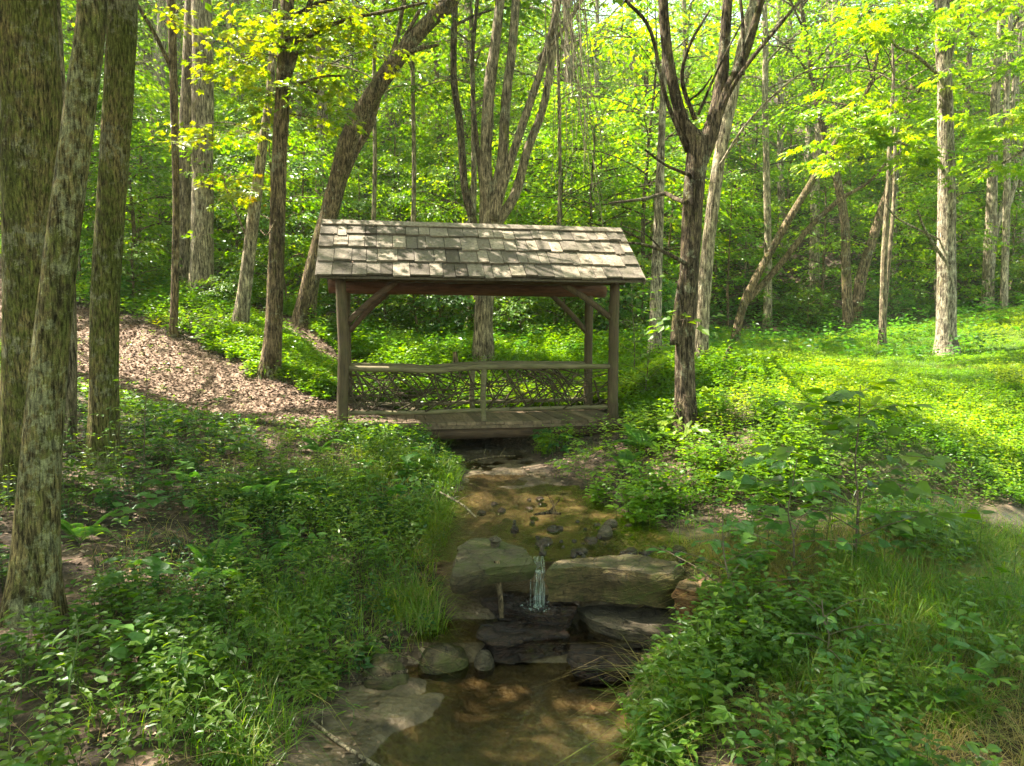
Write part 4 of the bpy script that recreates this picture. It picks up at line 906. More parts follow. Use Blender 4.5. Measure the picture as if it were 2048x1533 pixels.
rock('large tan flat slab right of the little waterfall, its lit face overhanging the pool', [(1088, 1140), (1108, 1122), (1180, 1113), (1262, 1113), (1362, 1122), (1366, 1136), (1336, 1152), (1262, 1144), (1196, 1136), (1130, 1140)], .83, .27, R_TAN, .93, 3, rough=.035)
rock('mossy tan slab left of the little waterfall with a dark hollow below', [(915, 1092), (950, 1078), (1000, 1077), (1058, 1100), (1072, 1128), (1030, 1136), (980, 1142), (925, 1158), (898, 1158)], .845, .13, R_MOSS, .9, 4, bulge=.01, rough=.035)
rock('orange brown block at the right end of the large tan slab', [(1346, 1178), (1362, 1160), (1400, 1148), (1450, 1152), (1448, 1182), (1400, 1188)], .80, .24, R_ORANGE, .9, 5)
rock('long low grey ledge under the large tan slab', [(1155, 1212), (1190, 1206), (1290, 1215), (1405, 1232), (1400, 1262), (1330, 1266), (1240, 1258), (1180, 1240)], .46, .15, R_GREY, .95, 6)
rock('dark wet ledge directly under the little waterfall', [(955, 1196), (1000, 1186), (1090, 1190), (1155, 1208), (1145, 1228), (1070, 1222), (990, 1212)], .50, .22, R_WET, .9, 7, rough=.05)
rock('dark wet flat stone in the middle of the lower step', [(948, 1268), (960, 1252), (995, 1240), (1070, 1234), (1128, 1246), (1142, 1270), (1080, 1276), (985, 1284)], .40, .15, R_WET, .92, 8, rough=.05)
rock('dark reddish wet stone sloping into the pool at the right', [(1140, 1278), (1165, 1262), (1200, 1262), (1272, 1290), (1280, 1318), (1250, 1336), (1185, 1330), (1140, 1322)], .33, .15, R_WET, .97, 9, dz=-.10, rough=.05)
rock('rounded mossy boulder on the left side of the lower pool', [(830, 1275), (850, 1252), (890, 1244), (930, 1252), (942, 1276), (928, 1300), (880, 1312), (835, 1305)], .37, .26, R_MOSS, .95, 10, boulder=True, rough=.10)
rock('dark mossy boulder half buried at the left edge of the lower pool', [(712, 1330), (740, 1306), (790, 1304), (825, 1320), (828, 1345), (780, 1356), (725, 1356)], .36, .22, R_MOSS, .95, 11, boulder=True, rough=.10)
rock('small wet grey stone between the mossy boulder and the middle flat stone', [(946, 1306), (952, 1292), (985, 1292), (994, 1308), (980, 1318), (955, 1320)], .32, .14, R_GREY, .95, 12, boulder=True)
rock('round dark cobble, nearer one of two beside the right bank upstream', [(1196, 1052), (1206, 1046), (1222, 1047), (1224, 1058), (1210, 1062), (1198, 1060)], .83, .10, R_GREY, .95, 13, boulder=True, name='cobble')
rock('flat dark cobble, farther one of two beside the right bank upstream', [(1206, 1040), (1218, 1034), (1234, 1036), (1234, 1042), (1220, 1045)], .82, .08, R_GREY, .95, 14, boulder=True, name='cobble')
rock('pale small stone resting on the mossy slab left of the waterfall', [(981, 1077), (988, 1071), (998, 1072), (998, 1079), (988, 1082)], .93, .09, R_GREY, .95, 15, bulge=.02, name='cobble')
rock('dark pebble standing alone in the shallow water upstream', [(1022, 1046), (1030, 1042), (1036, 1046), (1032, 1050), (1024, 1050)], .83, .1, R_WET, .95, 16, name='cobble')
rc = random.Random(3)
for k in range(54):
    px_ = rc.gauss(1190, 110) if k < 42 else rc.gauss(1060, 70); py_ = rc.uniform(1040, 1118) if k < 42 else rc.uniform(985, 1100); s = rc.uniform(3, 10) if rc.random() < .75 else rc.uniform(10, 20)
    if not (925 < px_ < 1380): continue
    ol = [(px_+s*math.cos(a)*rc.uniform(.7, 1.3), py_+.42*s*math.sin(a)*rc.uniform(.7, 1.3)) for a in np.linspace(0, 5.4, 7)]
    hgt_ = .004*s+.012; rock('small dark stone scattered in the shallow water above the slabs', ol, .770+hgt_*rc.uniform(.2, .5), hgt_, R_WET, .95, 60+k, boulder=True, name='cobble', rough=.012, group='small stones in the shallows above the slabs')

# little waterfall
mf, n, o = new_mat('falling_water'); gl = nd(n, 'ShaderNodeBsdfGlossy'); gl.inputs['Roughness'].default_value = .12; tr = nd(n, 'ShaderNodeBsdfTransparent'); df = nd(n, 'ShaderNodeBsdfDiffuse'); df.inputs[0].default_value = (.7, .78, .72, 1); tr.inputs[0].default_value = (.85, .9, .85, 1)
m1 = nd(n, 'ShaderNodeMixShader'); m1.inputs[0].default_value = .45; n.links.new(gl.outputs[0], m1.inputs[1]); n.links.new(df.outputs[0], m1.inputs[2])
m2 = nd(n, 'ShaderNodeMixShader'); n.links.new(ramp(n, noise(n, coords(n, (1, 1, .08)), 60, 3, .6), [(.42, (.02,)*3), (.66, (.55,)*3)]), m2.inputs[0]); n.links.new(tr.outputs[0], m2.inputs[1]); n.links.new(m1.outputs[0], m2.inputs[2]); n.links.new(m2.outputs[0], o.inputs[0])
wf = MB(); rw = np.random.default_rng(4)
top = PZ(1072, 1122, .80)
for k in range(20):
    x = top[0] + .012 + rw.uniform(-.048, .048); y0 = top[1] + .06 + rw.uniform(-.015, .015); t = np.linspace(0, 1, 12) if k % 3 else np.linspace(rw.uniform(.3, .6), 1.0, 12)
    xx = x + rw.normal(0, .0025, 12).cumsum(); yy = y0 + .10 - .36*np.minimum(t*2.6, 1) - .03*t; zz = .786 - .30*np.clip((t-.25)/.75, 0, 1)**1.35; wd = rw.uniform(.0018, .0042)
    V, q = tube(np.stack([xx, yy, zz], -1), wd*rw.uniform(.4, 1.3, 12), 6); wf.add(V, q)
tag(wf.build('waterfall', mf, None, True), 'thin white trickle of water falling between the two tan slabs', 'waterfall')

fm_ = MB()
for k in range(150):
    c = np.array([top[0] + rw.normal(0, .055), top[1] - .24 + rw.normal(0, .05), .50 + abs(rw.normal(0, .018))]); r_ = rw.uniform(.002, .007)
    V, q = tube(np.array([c-[0, 0, r_], c-[0, 0, r_*.6], c+[0, 0, r_*.2], c+[0, 0, r_*.8]]), np.array([.3, .9, 1, .3])*r_, 6); fm_.add(V, q)
tag(fm_.build('water_foam', mf, None, True), 'specks of white foam and splash at the foot of the little waterfall', 'foam')

# ------------------------------------------------------------------ sticks, stakes, logs
def stick(name, label, cat, pxs, rpx, mat='grey', twigs=0, seed=1, seg=10, group=None):
    """pxs: (px, py, Y)"""
    pts = np.array([P(*p) for p in pxs]); rad = np.array([r*.5*p[2]/F for r, p in zip(rpx, pxs)]); a, b = catmull(pts, rad, .05); m = MB(); m.add(*tube(a, b, seg, .1, 9, seed)); r = np.random.default_rng(seed)
    base = a[0]
    for k in range(twigs):
        j = r.integers(len(a)//4, len(a)-1); d = norm(r.normal(0, 1, 3)+[0, 0, .6])*r.uniform(.12, .3); p_, q_ = catmull([a[j], a[j]+d*.5+r.normal(0, .02, 3), a[j]+d], [b[j]*.5, b[j]*.35, .002], .05); m.add(*tube(p_, q_, 5))
    o = m.build(name, BARK[mat] if mat in BARK else mat, None, True, base); o.location = tuple(base); return tag(o, label, cat, group)
stick('fallen_branch', 'long crooked fallen branch lying in the herbs at lower left', 'branch', [(120, 1222, 5.0), (190, 1235, 4.95), (262, 1245, 4.9), (300, 1280, 4.75), (345, 1305, 4.6), (402, 1330, 4.5)], [6, 8, 12, 13, 13, 14], 'grey', 3, 2)
stick('fallen_branch', 'thin fallen branch resting on the sand at the bottom left of the pool', 'branch', [(618, 1438, 4.18), (665, 1475, 4.02), (700, 1500, 3.92), (760, 1536, 3.78)], [7, 8, 8, 8], 'pale', 2, 3)
stick('fallen_log', 'short dark wet log at the upper edge of the sand spit', 'log', [(690, 1374, 4.62), (730, 1362, 4.68), (775, 1352, 4.72), (815, 1342, 4.78)], [10, 14, 13, 7], 'dark', 0, 4)
stick('upright_stick', 'grey stick leaning against the mossy slab and standing in the wet step', 'stick', [(1004, 1236, 5.36), (1000, 1190, 5.40), (993, 1122, 5.47)], [11, 11, 13], 'brown', 0, 5)
stick('dead_stake', 'taller leaning dead snag at the left edge of the meadow', 'snag', [(1440, 756, 12.4), (1449, 722, 12.4), (1462, 694, 12.4)], [12, 11, 8], 'dark', 1, 6)
stick('dead_stake', 'shorter leaning dead snag at the left edge of the meadow', 'snag', [(1458, 774, 11.6), (1470, 752, 11.6), (1484, 733, 11.6)], [5, 7, 5], 'dark', 1, 7)
stick('fallen_branch', 'bare branch lying on the sunny meadow grass at right', 'branch', [(1862, 779, 11.6), (1900, 772, 11.8), (1942, 769, 12)], [5, 7, 6], 'grey', 3, 8)
stick('stump', 'small brown broken stump behind the far bridge rail', 'stump', [(911, 738, 14.2), (911, 722, 14.2), (910, 704, 14.2)], [14, 11, 9], 'brown', 0, 9)
stick('fallen_branch', 'thin bare branch slanting down in the dark hollow at left', 'branch', [(205, 1050, 6.2), (235, 1080, 6.0), (268, 1106, 5.9)], [5, 5, 4], 'grey', 1, 10)
stick('fallen_branch', 'thin pale branch lying across the left creek bank above the mossy slab', 'branch', [(880, 985, 7.9), (925, 1010, 7.4), (952, 1035, 7.1)], [4, 4, 3], 'pale', 4, 11)
stick('fallen_branch', 'thin twiggy branch lying across the muddy shallows below the bridge', 'branch', [(930, 925, 10), (985, 915, 10.2), (1030, 912, 10.3)], [5, 5, 3], 'brown', 3, 12)
stick('fallen_branch', 'small drift branch lying on the sand bar in the middle of the creek', 'branch', [(1068, 1030, 7.35), (1095, 1026, 7.4), (1122, 1028, 7.38)], [4, 6, 4], 'dark', 4, 13)
# hanging bare vines right of the multi-stemmed tree
rv = np.random.default_rng(8)
vt = thing('hanging_vines', 'curtain of thin bare vines hanging right of the multi stemmed tree above the roof', 'vines', P(1170, 600, 14))
for k in range(26):
    x0 = rv.uniform(1100, 1175); x1 = x0 + rv.uniform(-25, 110); y1 = rv.uniform(300, 480); Y = rv.uniform(13.2, 14.6)
    pts = [P(x0-10, -20, Y), P(x0 + (x1-x0)*.15+rv.normal(0, 4), 110, Y), P(x0+(x1-x0)*.5+rv.normal(0, 6), y1*.6, Y), P(x1, y1, Y)]
    a, b = catmull(pts, [.010, .008, .006, .003], .2); a = a + np.column_stack([.02*fbm(a[:, 2]*2, k, 0, 2, k), 0*a[:, 0], 0*a[:, 0]]); m = MB(); m.add(*tube(a, b, 5)); m.build('vine', BARK['pale'], vt, True, np.array(vt.location))

# ------------------------------------------------------------------ undergrowth
def scatter(n, xr, yr, wfun, rng):
    x = rng.uniform(*xr, n); y = rng.uniform(*yr, n)
    px, py, f = project(np.stack([x, y, np.full(n, 1.0)], -1))
    ok = (x > -(.76*y+.9)) & (x < .76*y+.9) & (f > .3)
    x, y = x[ok], y[ok]; w_ = wfun(x, y); k = rng.random(len(x)) < w_
    return x[k], y[k]
def herbs(x, y, h, levels, lsize, kind, rng, taper=.5, pitch=.25, width=1.0, pairs=True, tbase=0.5, patch=1.3, vamp=.25, vj=.09):
    n = len(x); z = ground_z(x, y); h = h*rng.uniform(.55, 1.3, n)*np.clip(.35 + 1.1*np.maximum(creek_d(x, y), 0), .35, 1)*np.where((x < -1.5) & (y > 8.5) & (y < 12), np.clip(.4 + .6*np.maximum(trail_d(x, y), 0), .4, 1), 1)
    B = np.stack([x, y, z], -1); lean = rng.normal(0, .16, (n, 2)); ph = rng.uniform(0, 6.28, n)
    lv = np.arange(levels); t = .25 + .75*(lv+1)/levels
    t = t[None] + rng.normal(0, .03, (n, levels))
    pos = B[:, None] + np.stack([lean[:, 0:1]*h[:, None]*t**1.5, lean[:, 1:2]*h[:, None]*t**1.5, h[:, None]*t], -1)
    m = 2 if pairs else 1
    az = ph[:, None, None] + (lv*1.571 if pairs else lv*2.4)[None, :, None] + np.arange(m)[None, None]*math.pi + rng.normal(0, .3, (n, levels, m))
    pit = pitch + rng.normal(0, .2, az.shape) - .1
    d = np.stack([np.cos(az)*np.cos(pit), np.sin(az)*np.cos(pit), np.sin(pit)*np.ones_like(az)], -1)
    nr = np.array([0, 0, 1.0]) + rng.normal(0, .25, d.shape)
    sz = lsize*(1 - taper*(lv/levels)**2)[None, :, None]*rng.uniform(.65, 1.25, (n, 1, 1))*rng.uniform(.8, 1.15, az.shape)
    pp = pos[:, :, None] + d*(sz*.18)[..., None]
    V, Fc, k = leaf_geo(pp.reshape(-1, 3), d.reshape(-1, 3), nr.reshape(-1, 3), sz.ravel(), kind, width)
    tn = tbase + vamp*fbm(x*patch, y*patch, 0, 3, 71)[:, None, None] + rng.normal(0, .07, (n, 1, 1)) + rng.normal(0, vj, az.shape)
    T = np.repeat(np.clip(tn, .02, .98).ravel(), k)
    # stems: two crossed narrow blades
    top = pos[:, -1]; wv = .0022 + .004*h
    SV = []; 
    for a in (0, 1.571):
        s = np.stack([np.cos(ph+a), np.sin(ph+a), 0*ph], -1)*wv[:, None]
        SV.append(np.stack([B-s-[0, 0, .02], B+s-[0, 0, .02], top], 1))
    SV = np.concatenate(SV, 0).reshape(-1, 3); SF = np.arange(len(SV)).reshape(-1, 3)
    return (V, Fc, T), (SV, SF)
def herb_object(name, mats, sets, smooth=False):
    m = MB()
    for (lf, st, mi, si) in sets:
        m.add(lf[0], lf[1], lf[2], mi)
        if st is not None: m.add(st[0], st[1], .5, si)
    return tag(m.build(name, mats, None, smooth), kind='stuff')
def cd(x, y): return np.minimum(creek_d(x, y), gully_d(x, y))
def on_deck(x, y):
    dx = x-BO[0]; dy = y-BO[1]; lx = dx*math.cos(BA)+dy*math.sin(BA); ly = -dx*math.sin(BA)+dy*math.cos(BA)
    return (lx > -.2) & (lx < BL+.35) & (ly > -.2) & (ly < BW+.12)
def bank_w(x, y):
    c = sstep(.05, .22, creek_d(x, y))*sstep(.0, .1, gully_d(x, y))*sstep(-.2, .25, trail_d(x, y))*sstep(-.1, .1, bank_trail_d(x, y))*(~on_deck(x, y))
    for tx, ty in ((P(62, 1262, 4.7)[0], 4.7), (P(205, 938, 8.2)[0], 8.2)): c = c*(np.hypot(x-tx, (y-ty+.18)*.75) > .42)
    for ax, ay, r in [(PZ(1230, 1160, .8)[0], PZ(1230, 1160, .8)[1], .62)]: c = c*(np.hypot(x-ax, y-ay) > r)
    return c
def hollow(x, y):                       # dark bare hollow behind the fallen branch at left
    hx, hy = P(250, 1150, 5.7)[:2]; return np.exp(-(((x-hx)/1.15)**2 + ((y-hy)/.8)**2))
ru = np.random.default_rng(1234)
S = []
lw = lambda x, y: bank_w(x, y)*(x < (CREEK[8, 1]+CREEK[8, 2])/2)
clump = lambda x, y, f, s, lo=-.1, hi=.15: sstep(lo, hi, fbm(x*f, y*f, 0, 3, s))
# near left bank: leafy herbs of several kinds in their own patches, bare soil between
def patchy(x, y, f, s, c, w=.12): return sstep(c-w, c+w, fbm(x*f, y*f, 0, 3, s) + .25*fbm(x*5, y*5, 0, 2, s+1))
gap = lambda x, y: 1 - .9*patchy(x, y, 1.4, 180, .22)
Lw = lambda x, y: lw(x, y)*(1-.95*hollow(x, y))*gap(x, y)
x, y = scatter(26000, (-6, .6), (1.6, 5.0), lambda x, y: Lw(x, y)*(.12+.88*patchy(x, y, 1.2, 181, -.15))*.15, ru)
S.append((*herbs(x, y, .32, 5, .078, 'ovate', ru, tbase=.55), 0, 3))
x, y = scatter(20000, (-6, .6), (4.6, 10.5), lambda x, y: Lw(x, y)*patchy(x, y, 1.1, 182, 0)*.22, ru)
S.append((*herbs(x, y, .24, 4, .062, 'ovate', ru, tbase=.45), 1, 3))
x, y = scatter(26000, (-7, .6), (2.0, 11), lambda x, y: Lw(x, y)*patchy(x, y, 2.0, 183, .05)*.3, ru)
S.append((*herbs(x, y, .09, 2, .04, 'ovate', ru, tbase=.6), 0, 3))
x, y = scatter(6000, (-6, .6), (2.0, 9), lambda x, y: Lw(x, y)*patchy(x, y, 1.2, 184, .12)*.28, ru)
S.append((*herbs(x, y, .46, 8, .085, 'lance', ru, tbase=.6, width=1.4), 0, 3))
x, y = scatter(2600, (-6, .4), (2.2, 9), lambda x, y: Lw(x, y)*patchy(x, y, .9, 185, .05)*.16, ru)
S.append((*herbs(x, y, .34, 3, .14, 'heart', ru, tbase=.6), 2, 3))
x, y = scatter(12000, (-3.2, .2), (4.0, 9.5), lambda x, y: Lw(x, y)*patchy(x, y, 1.6, 186, -.05)*.26, ru)
S.append((*herbs(x, y, .34, 5, .06, 'ovate', ru, tbase=.7, width=.7), 0, 3))
x, y = scatter(4000, (-6, .4), (3, 10), lambda x, y: Lw(x, y)*patchy(x, y, 1.3, 187, .15)*.3, ru)
S.append((*herbs(x, y, .3, 3, .10, 'palm', ru, tbase=.5, pairs=False), 0, 3))
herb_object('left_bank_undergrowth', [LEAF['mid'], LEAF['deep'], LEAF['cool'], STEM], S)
# right bank
S = []
rw_ = lambda x, y: bank_w(x, y)*(x > .4)
Rw = lambda x, y: rw_(x, y)*(1 - .62*sstep(1.7, 2.6, x)*sstep(6.2, 5.4, y))*sstep(.0, .9, creek_d(x, y) + 1.2*(1-sstep(4.1, 4.8, y)*sstep(7.0, 6.3, y)))*(1 - .92*patchy(x, y, 1.3, 190, .06))
x, y = scatter(24000, (.3, 6), (1.8, 5.6), lambda x, y: Rw(x, y)*(.1+.9*patchy(x, y, 1.2, 191, -.05))*.16*(1-.8*sstep(2.4, 3.4, x+.2*y-.9)), ru)
S.append((*herbs(x, y, .32, 5, .08, 'ovate', ru, tbase=.58), 0, 3))
x, y = scatter(16000, (.3, 7), (2.0, 9.5), lambda x, y: Rw(x, y)*patchy(x, y, 1.2, 192, .0)*.24, ru)
S.append((*herbs(x, y, .17, 3, .055, 'ovate', ru, tbase=.5), 1, 3))
x, y = scatter(40000, (.3, 8), (2.0, 10), lambda x, y: Rw(x, y)*patchy(x, y, 1.8, 193, -.1)*.28, ru)
S.append((*herbs(x, y, .07, 2, .036, 'ovate', ru, tbase=.55), 0, 3))
x, y = scatter(7000, (.3, 3.4), (6.8, 11), lambda x, y: Rw(x, y)*patchy(x, y, 1.1, 194, 0)*.3, ru)
S.append((*herbs(x, y, .42, 6, .095, 'ovate', ru, tbase=.6), 1, 3))
x, y = scatter(5200, (.3, 4), (2.4, 6.4), lambda x, y: Rw(x, y)*patchy(x, y, 1.2, 195, .2)*.24, ru)
S.append((*herbs(x, y, .52, 8, .09, 'lance', ru, tbase=.55, width=1.6), 0, 3))
x, y = scatter(4000, (.4, 4), (2.6, 7), lambda x, y: Rw(x, y)*patchy(x, y, 1.3, 196, .12)*.14, ru)
S.append((*herbs(x, y, .36, 4, .10, 'heart', ru, tbase=.6), 2, 3))
x, y = scatter(3600, (.5, 4), (2.6, 7), lambda x, y: Rw(x, y)*patchy(x, y, 1.4, 197, .1)*.3, ru)
S.append((*herbs(x, y, .36, 4, .09, 'palm', ru, tbase=.5, pairs=False), 0, 3))
herb_object('right_bank_undergrowth', [LEAF['mid'], LEAF['bright'], LEAF['cool'], STEM], S)
# slope above the trail and behind the bridge, up to the forest
S = []
bw = lambda x, y: bank_w(x, y)*(1-.75*meadow_w(x, y))
x, y = scatter(60000, (-14, 5), (9.5, 20), lambda x, y: bw(x, y)*((x < -.4) | (y > 11.3))*(.2+.8*clump(x, y, .9, 96, -.3, .1))*.34, ru)
S.append((*herbs(x, y, .26, 3, .085, 'far', ru, tbase=.5, patch=.6), 0, 3))
x, y = scatter(30000, (-14, 4), (11.5, 18), lambda x, y: bw(x, y)*clump(x, y, .8, 97, -.1, .2)*.22, ru)
S.append((*herbs(x, y, .42, 5, .11, 'far', ru, tbase=.5, patch=.6), 1, 3))
x, y = scatter(9000, (-9, 2), (11, 15), lambda x, y: bw(x, y)*clump(x, y, 1.1, 98, -.1, .2)*.3, ru)
S.append((*herbs(x, y, .2, 4, .08, 'far', ru, tbase=.5), 2, 3))
x, y = scatter(60000, (-6, 5.5), (11.4, 18), lambda x, y: (~on_deck(x, y))*sstep(0, .1, creek_d(x, y))*sstep(-.1, .1, bank_trail_d(x, y))*sstep(-.1, .2, trail_d(x, y))*.7, ru)
S.append((*herbs(x, y, .17, 3, .075, 'far', ru, tbase=.5, patch=.6), 1, 3))
x, y = scatter(9000, (-14, 0), (9.5, 17), lambda x, y: sstep(.2, -.2, trail_d(x, y))*(.25+.75*patchy(x, y, 1.5, 188, .2))*.16, ru)
S.append((*herbs(x, y, .10, 2, .05, 'far', ru, tbase=.5), 0, 3))
herb_object('slope_undergrowth', [LEAF['bright'], LEAF['lime'], LEAF['yellow'], STEM], S)
S = []
x, y = scatter(110000, (-34, 34), (15.5, 46), lambda x, y: bw(x, y)*(.25+.75*clump(x, y, .35, 99, -.3, .1))*.36, ru)
S.append((*herbs(x, y, .42, 4, .17, 'far', ru, tbase=.5, patch=.3), 0, 1))
herb_object('forest_floor_plants', [LEAF['cool'], STEM], S)
# meadow: soft low carpet of small leaves and fine grass
S = []
x, y = scatter(250000, (1.4, 20), (7.4, 26), lambda x, y: np.maximum(meadow_w(x, y), .6*(x > 1.6)*(y < 10))*(.12+.88*clump(x, y, .7, 131, -.45, -.05))*sstep(0, .1, gully_d(x, y))*sstep(.1, .3, creek_d(x, y))*(~on_deck(x, y))*np.where(y > 12 + .8*fbm(x*.8, y*.8, 0, 2, 77), .3, .62), ru)
hh_ = np.where(y > 11.5, .075, .14); ls_ = np.where(y > 11.5, .040, .052)[:, None, None]
S.append((*herbs(x, y, hh_, 3, ls_, 'far', ru, tbase=.42, patch=.5, pitch=.4, vamp=.5, vj=.05), 0, 2))
x, y = scatter(24000, (1.8, 9), (7.6, 13), lambda x, y: np.maximum(meadow_w(x, y), .5)*(x > 2+.0*y)*clump(x, y, .9, 103, -.1, .2)*.22*sstep(0, .1, gully_d(x, y)), ru)
S.append((*herbs(x, y, .27, 4, .06, 'far', ru, tbase=.62, patch=.8), 0, 2))
def grass(n, xr, yr, wf, h, bend, wd, seed):
    r = np.random.default_rng(seed); x, y = scatter(n, xr, yr, wf, r); z = ground_z(x, y); m = len(x)
    V, Fc, k = blades(np.stack([x, y, z-.01], -1), r.uniform(0, 6.28, m), h*r.uniform(.5, 1.3, m), bend*r.uniform(.3, 1.5, m), wd*r.uniform(.7, 1.3, m))
    T = np.repeat(np.clip(.35+.25*fbm(x*.9, y*.9, 0, 3, 105)+r.normal(0, .17, m), 0, 1), k); return ((V, Fc, T), None, 1, 0)
S.append(grass(300000, (2, 20), (7.6, 26), lambda x, y: meadow_w(x, y)*np.where(y > 11, .9, .35), .12, .8, .007, 21))
herb_object('meadow_ground_cover', [LEAF['lime'], GRASSM, STEM], S)
S = []
tuft = lambda x, y, f, s: clump(x, y, f, s, .02, .22)
S.append(grass(110000, (-3.5, .3), (3.4, 9.5), lambda x, y: lw(x, y)*np.maximum(tuft(x, y, 1.6, 111), .12)*.6*sstep(-2.6, -1.0, x), .36, 1.0, .008, 22))
S.append(grass(90000, (.6, 6), (2.0, 7), lambda x, y: rw_(x, y)*tuft(x, y, 1.5, 112)*.6, .38, .9, .008, 23))
S.append(grass(60000, (-7, 6), (2.0, 12), lambda x, y: bank_w(x, y)*clump(x, y, 3.5, 113, .1, .3)*.5, .14, .8, .005, 24))
S.append(grass(30000, (-7, 1), (10.5, 15), lambda x, y: bank_w(x, y)*tuft(x, y, 1.2, 114)*.6, .3, .7, .008, 25))
m = MB()
for q in (grass(9000, (-5, .3), (2.5, 9.5), lambda x, y: lw(x, y)*tuft(x, y, 1.3, 211)*.5, .34, 1.6, .005, 26), grass(60000, (.8, 6), (2.0, 6.4), lambda x, y: rw_(x, y)*np.maximum(tuft(x, y, 1.1, 212), .5*sstep(1.6, 2.4, x))*.6, .32, 1.8, .0045, 27)):
    m.add(q[0][0], q[0][1], np.clip(q[0][2]*.3+.72, 0, 1), 0)
for (lf, _, _, _) in S: m.add(lf[0], lf[1], lf[2], 0)
tag(m.build('grass', [GRASSM]), kind='stuff')
# fallen dry leaves
def litter(n, xr, yr, wf, size, seed):
    r = np.random.default_rng(seed); x, y = scatter(n, xr, yr, wf, r); z = ground_z(x, y)+.008; m = len(x); az = r.uniform(0, 6.28, m)
    d = np.stack([np.cos(az), np.sin(az), r.normal(0, .3, m)], -1); nr = np.array([0, 0, 1.0])+r.normal(0, .4, (m, 3))
    V, Fc, k = leaf_geo(np.stack([x, y, z], -1), d, nr, size*r.uniform(.5, 1.3, m), 'far', 1.1); return V, Fc, np.repeat(np.clip(r.beta(2, 2.2, m) + .45*fbm(x*1.6, y*1.6, 0, 4, 141), 0, 1), k)
m = MB()
m.add(*litter(170000, (-16, 1), (7.5, 19), lambda x, y: sstep(.45, -.1, trail_d(x, y)), .05, 31))
m.add(*litter(26000, (-9, 1), (12, 19), lambda x, y: sstep(.3, 0, bank_trail_d(x, y)), .07, 34))
m.add(*litter(60000, (-7, 7), (2, 11), lambda x, y: bank_w(x, y)*(.15+.4*clump(x, y, 1.5, 121)), .042, 32))
m.add(*litter(4000, (.7, 1.7), (5.9, 7.4), lambda x, y: 1.0*(creek_d(x, y) < .2), .04, 35))
m.add(*litter(9000, (-1.6, .2), (3, 5.1), lambda x, y: (ground_z(x, y) > .235)*(creek_d(x, y) < .3)*.22*patchy(x, y, 2.5, 142, 0.05), .022, 36))
m.add(*litter(1500, (-1.6, 1.6), (3, 11), lambda x, y: (np.abs(creek_d(x, y)) < .22)*.6, .05, 33))
tag(m.build('leaf_litter', [LITTER]), kind='stuff')

# ------------------------------------------------------------------ ferns
def frond_mesh(L, seed, arch=.55):
    r = np.random.default_rng(seed); n = 24; t = np.linspace(0, 1, n)
    pts = np.stack([L*(t-.12*t*t)*.85, .03*L*np.sin(t*3+seed), L*(.75*t-.75*arch*1.35*t*t)], -1); T = norm(np.gradient(pts, axis=0))
    side = norm(np.cross(T, [0, 0, 1.0])); up = np.cross(side, T)
    m = MB(); m.add(*tube(pts, np.linspace(.0035, .001, n), 4, cap=False, tri=True), .2, 1)
    k = np.arange(3, n); wd = .24*L*np.sin(np.pi*np.clip(.12+.88*(1-t[k]), 0, 1))**.8*(.5+.5*(1-t[k]))*1.15
    for s in (-1, 1):
        for off in (0, .5):
            pk = pts[k] + (T[k]*L/n*off)
            V, Fc, q = leaf_geo(pk, side[k]*s + T[k]*.25 - up[k]*.1, up[k] + r.normal(0, .12, (len(k), 3)), wd, 'far', .2); m.add(V, Fc, np.repeat(np.clip(.62+r.normal(0, .1, len(k)), 0, 1), q), 0)
    return m.mesh('frond', [LEAF['cool'], STEM])
FR = [frond_mesh(.6, s, a) for s, a in ((1, .5), (2, .7), (3, .9))]
rf = random.Random(12)
def fern(px, py, Y, s, n, label):
    p = P(px, py, Y); z = gz(p[0], p[1]); t = thing('fern', label, 'fern', (p[0], p[1], z), 'ferns')
    for i in range(n):
        o = link('frond', FR[rf.randrange(3)], t); o.rotation_euler = (rf.gauss(0, .12), rf.gauss(-.35, .22), 6.283*i/n + rf.gauss(0, .25)); k = s*rf.uniform(.75, 1.2); o.scale = (k, k, k)
fern(520, 1015, 7.2, 1.25, 11, 'large arching fern in the middle of the left bank above the dark hollow')
fern(610, 1000, 7.5, .95, 8, 'fern just right of the large arching fern on the left bank')
fern(590, 1075, 6.4, .8, 8, 'small fern below the large arching fern on the left bank')
fern(430, 1160, 5.6, .9, 9, 'fern with hanging fronds at the right rim of the dark hollow')
fern(160, 1090, 6.0, .8, 8, 'dull fern right of the lichen spotted trunk in the left foreground')
fern(530, 1120, 6.0, .7, 7, 'small fern between the hanging frond fern and the grassy bank')
fern(1285, 880, 9.6, 1.1, 10, 'light green fern against the right front bridge post')
fern(1250, 925, 9.0, .8, 8, 'smaller fern below the light green one right of the bridge')
fern(760, 925, 9.3, .7, 7, 'small fern on the bank below the left half of the bridge')
fern(640, 925, 9.2, .8, 8, 'small fern beside the trail end below the left bridge post')

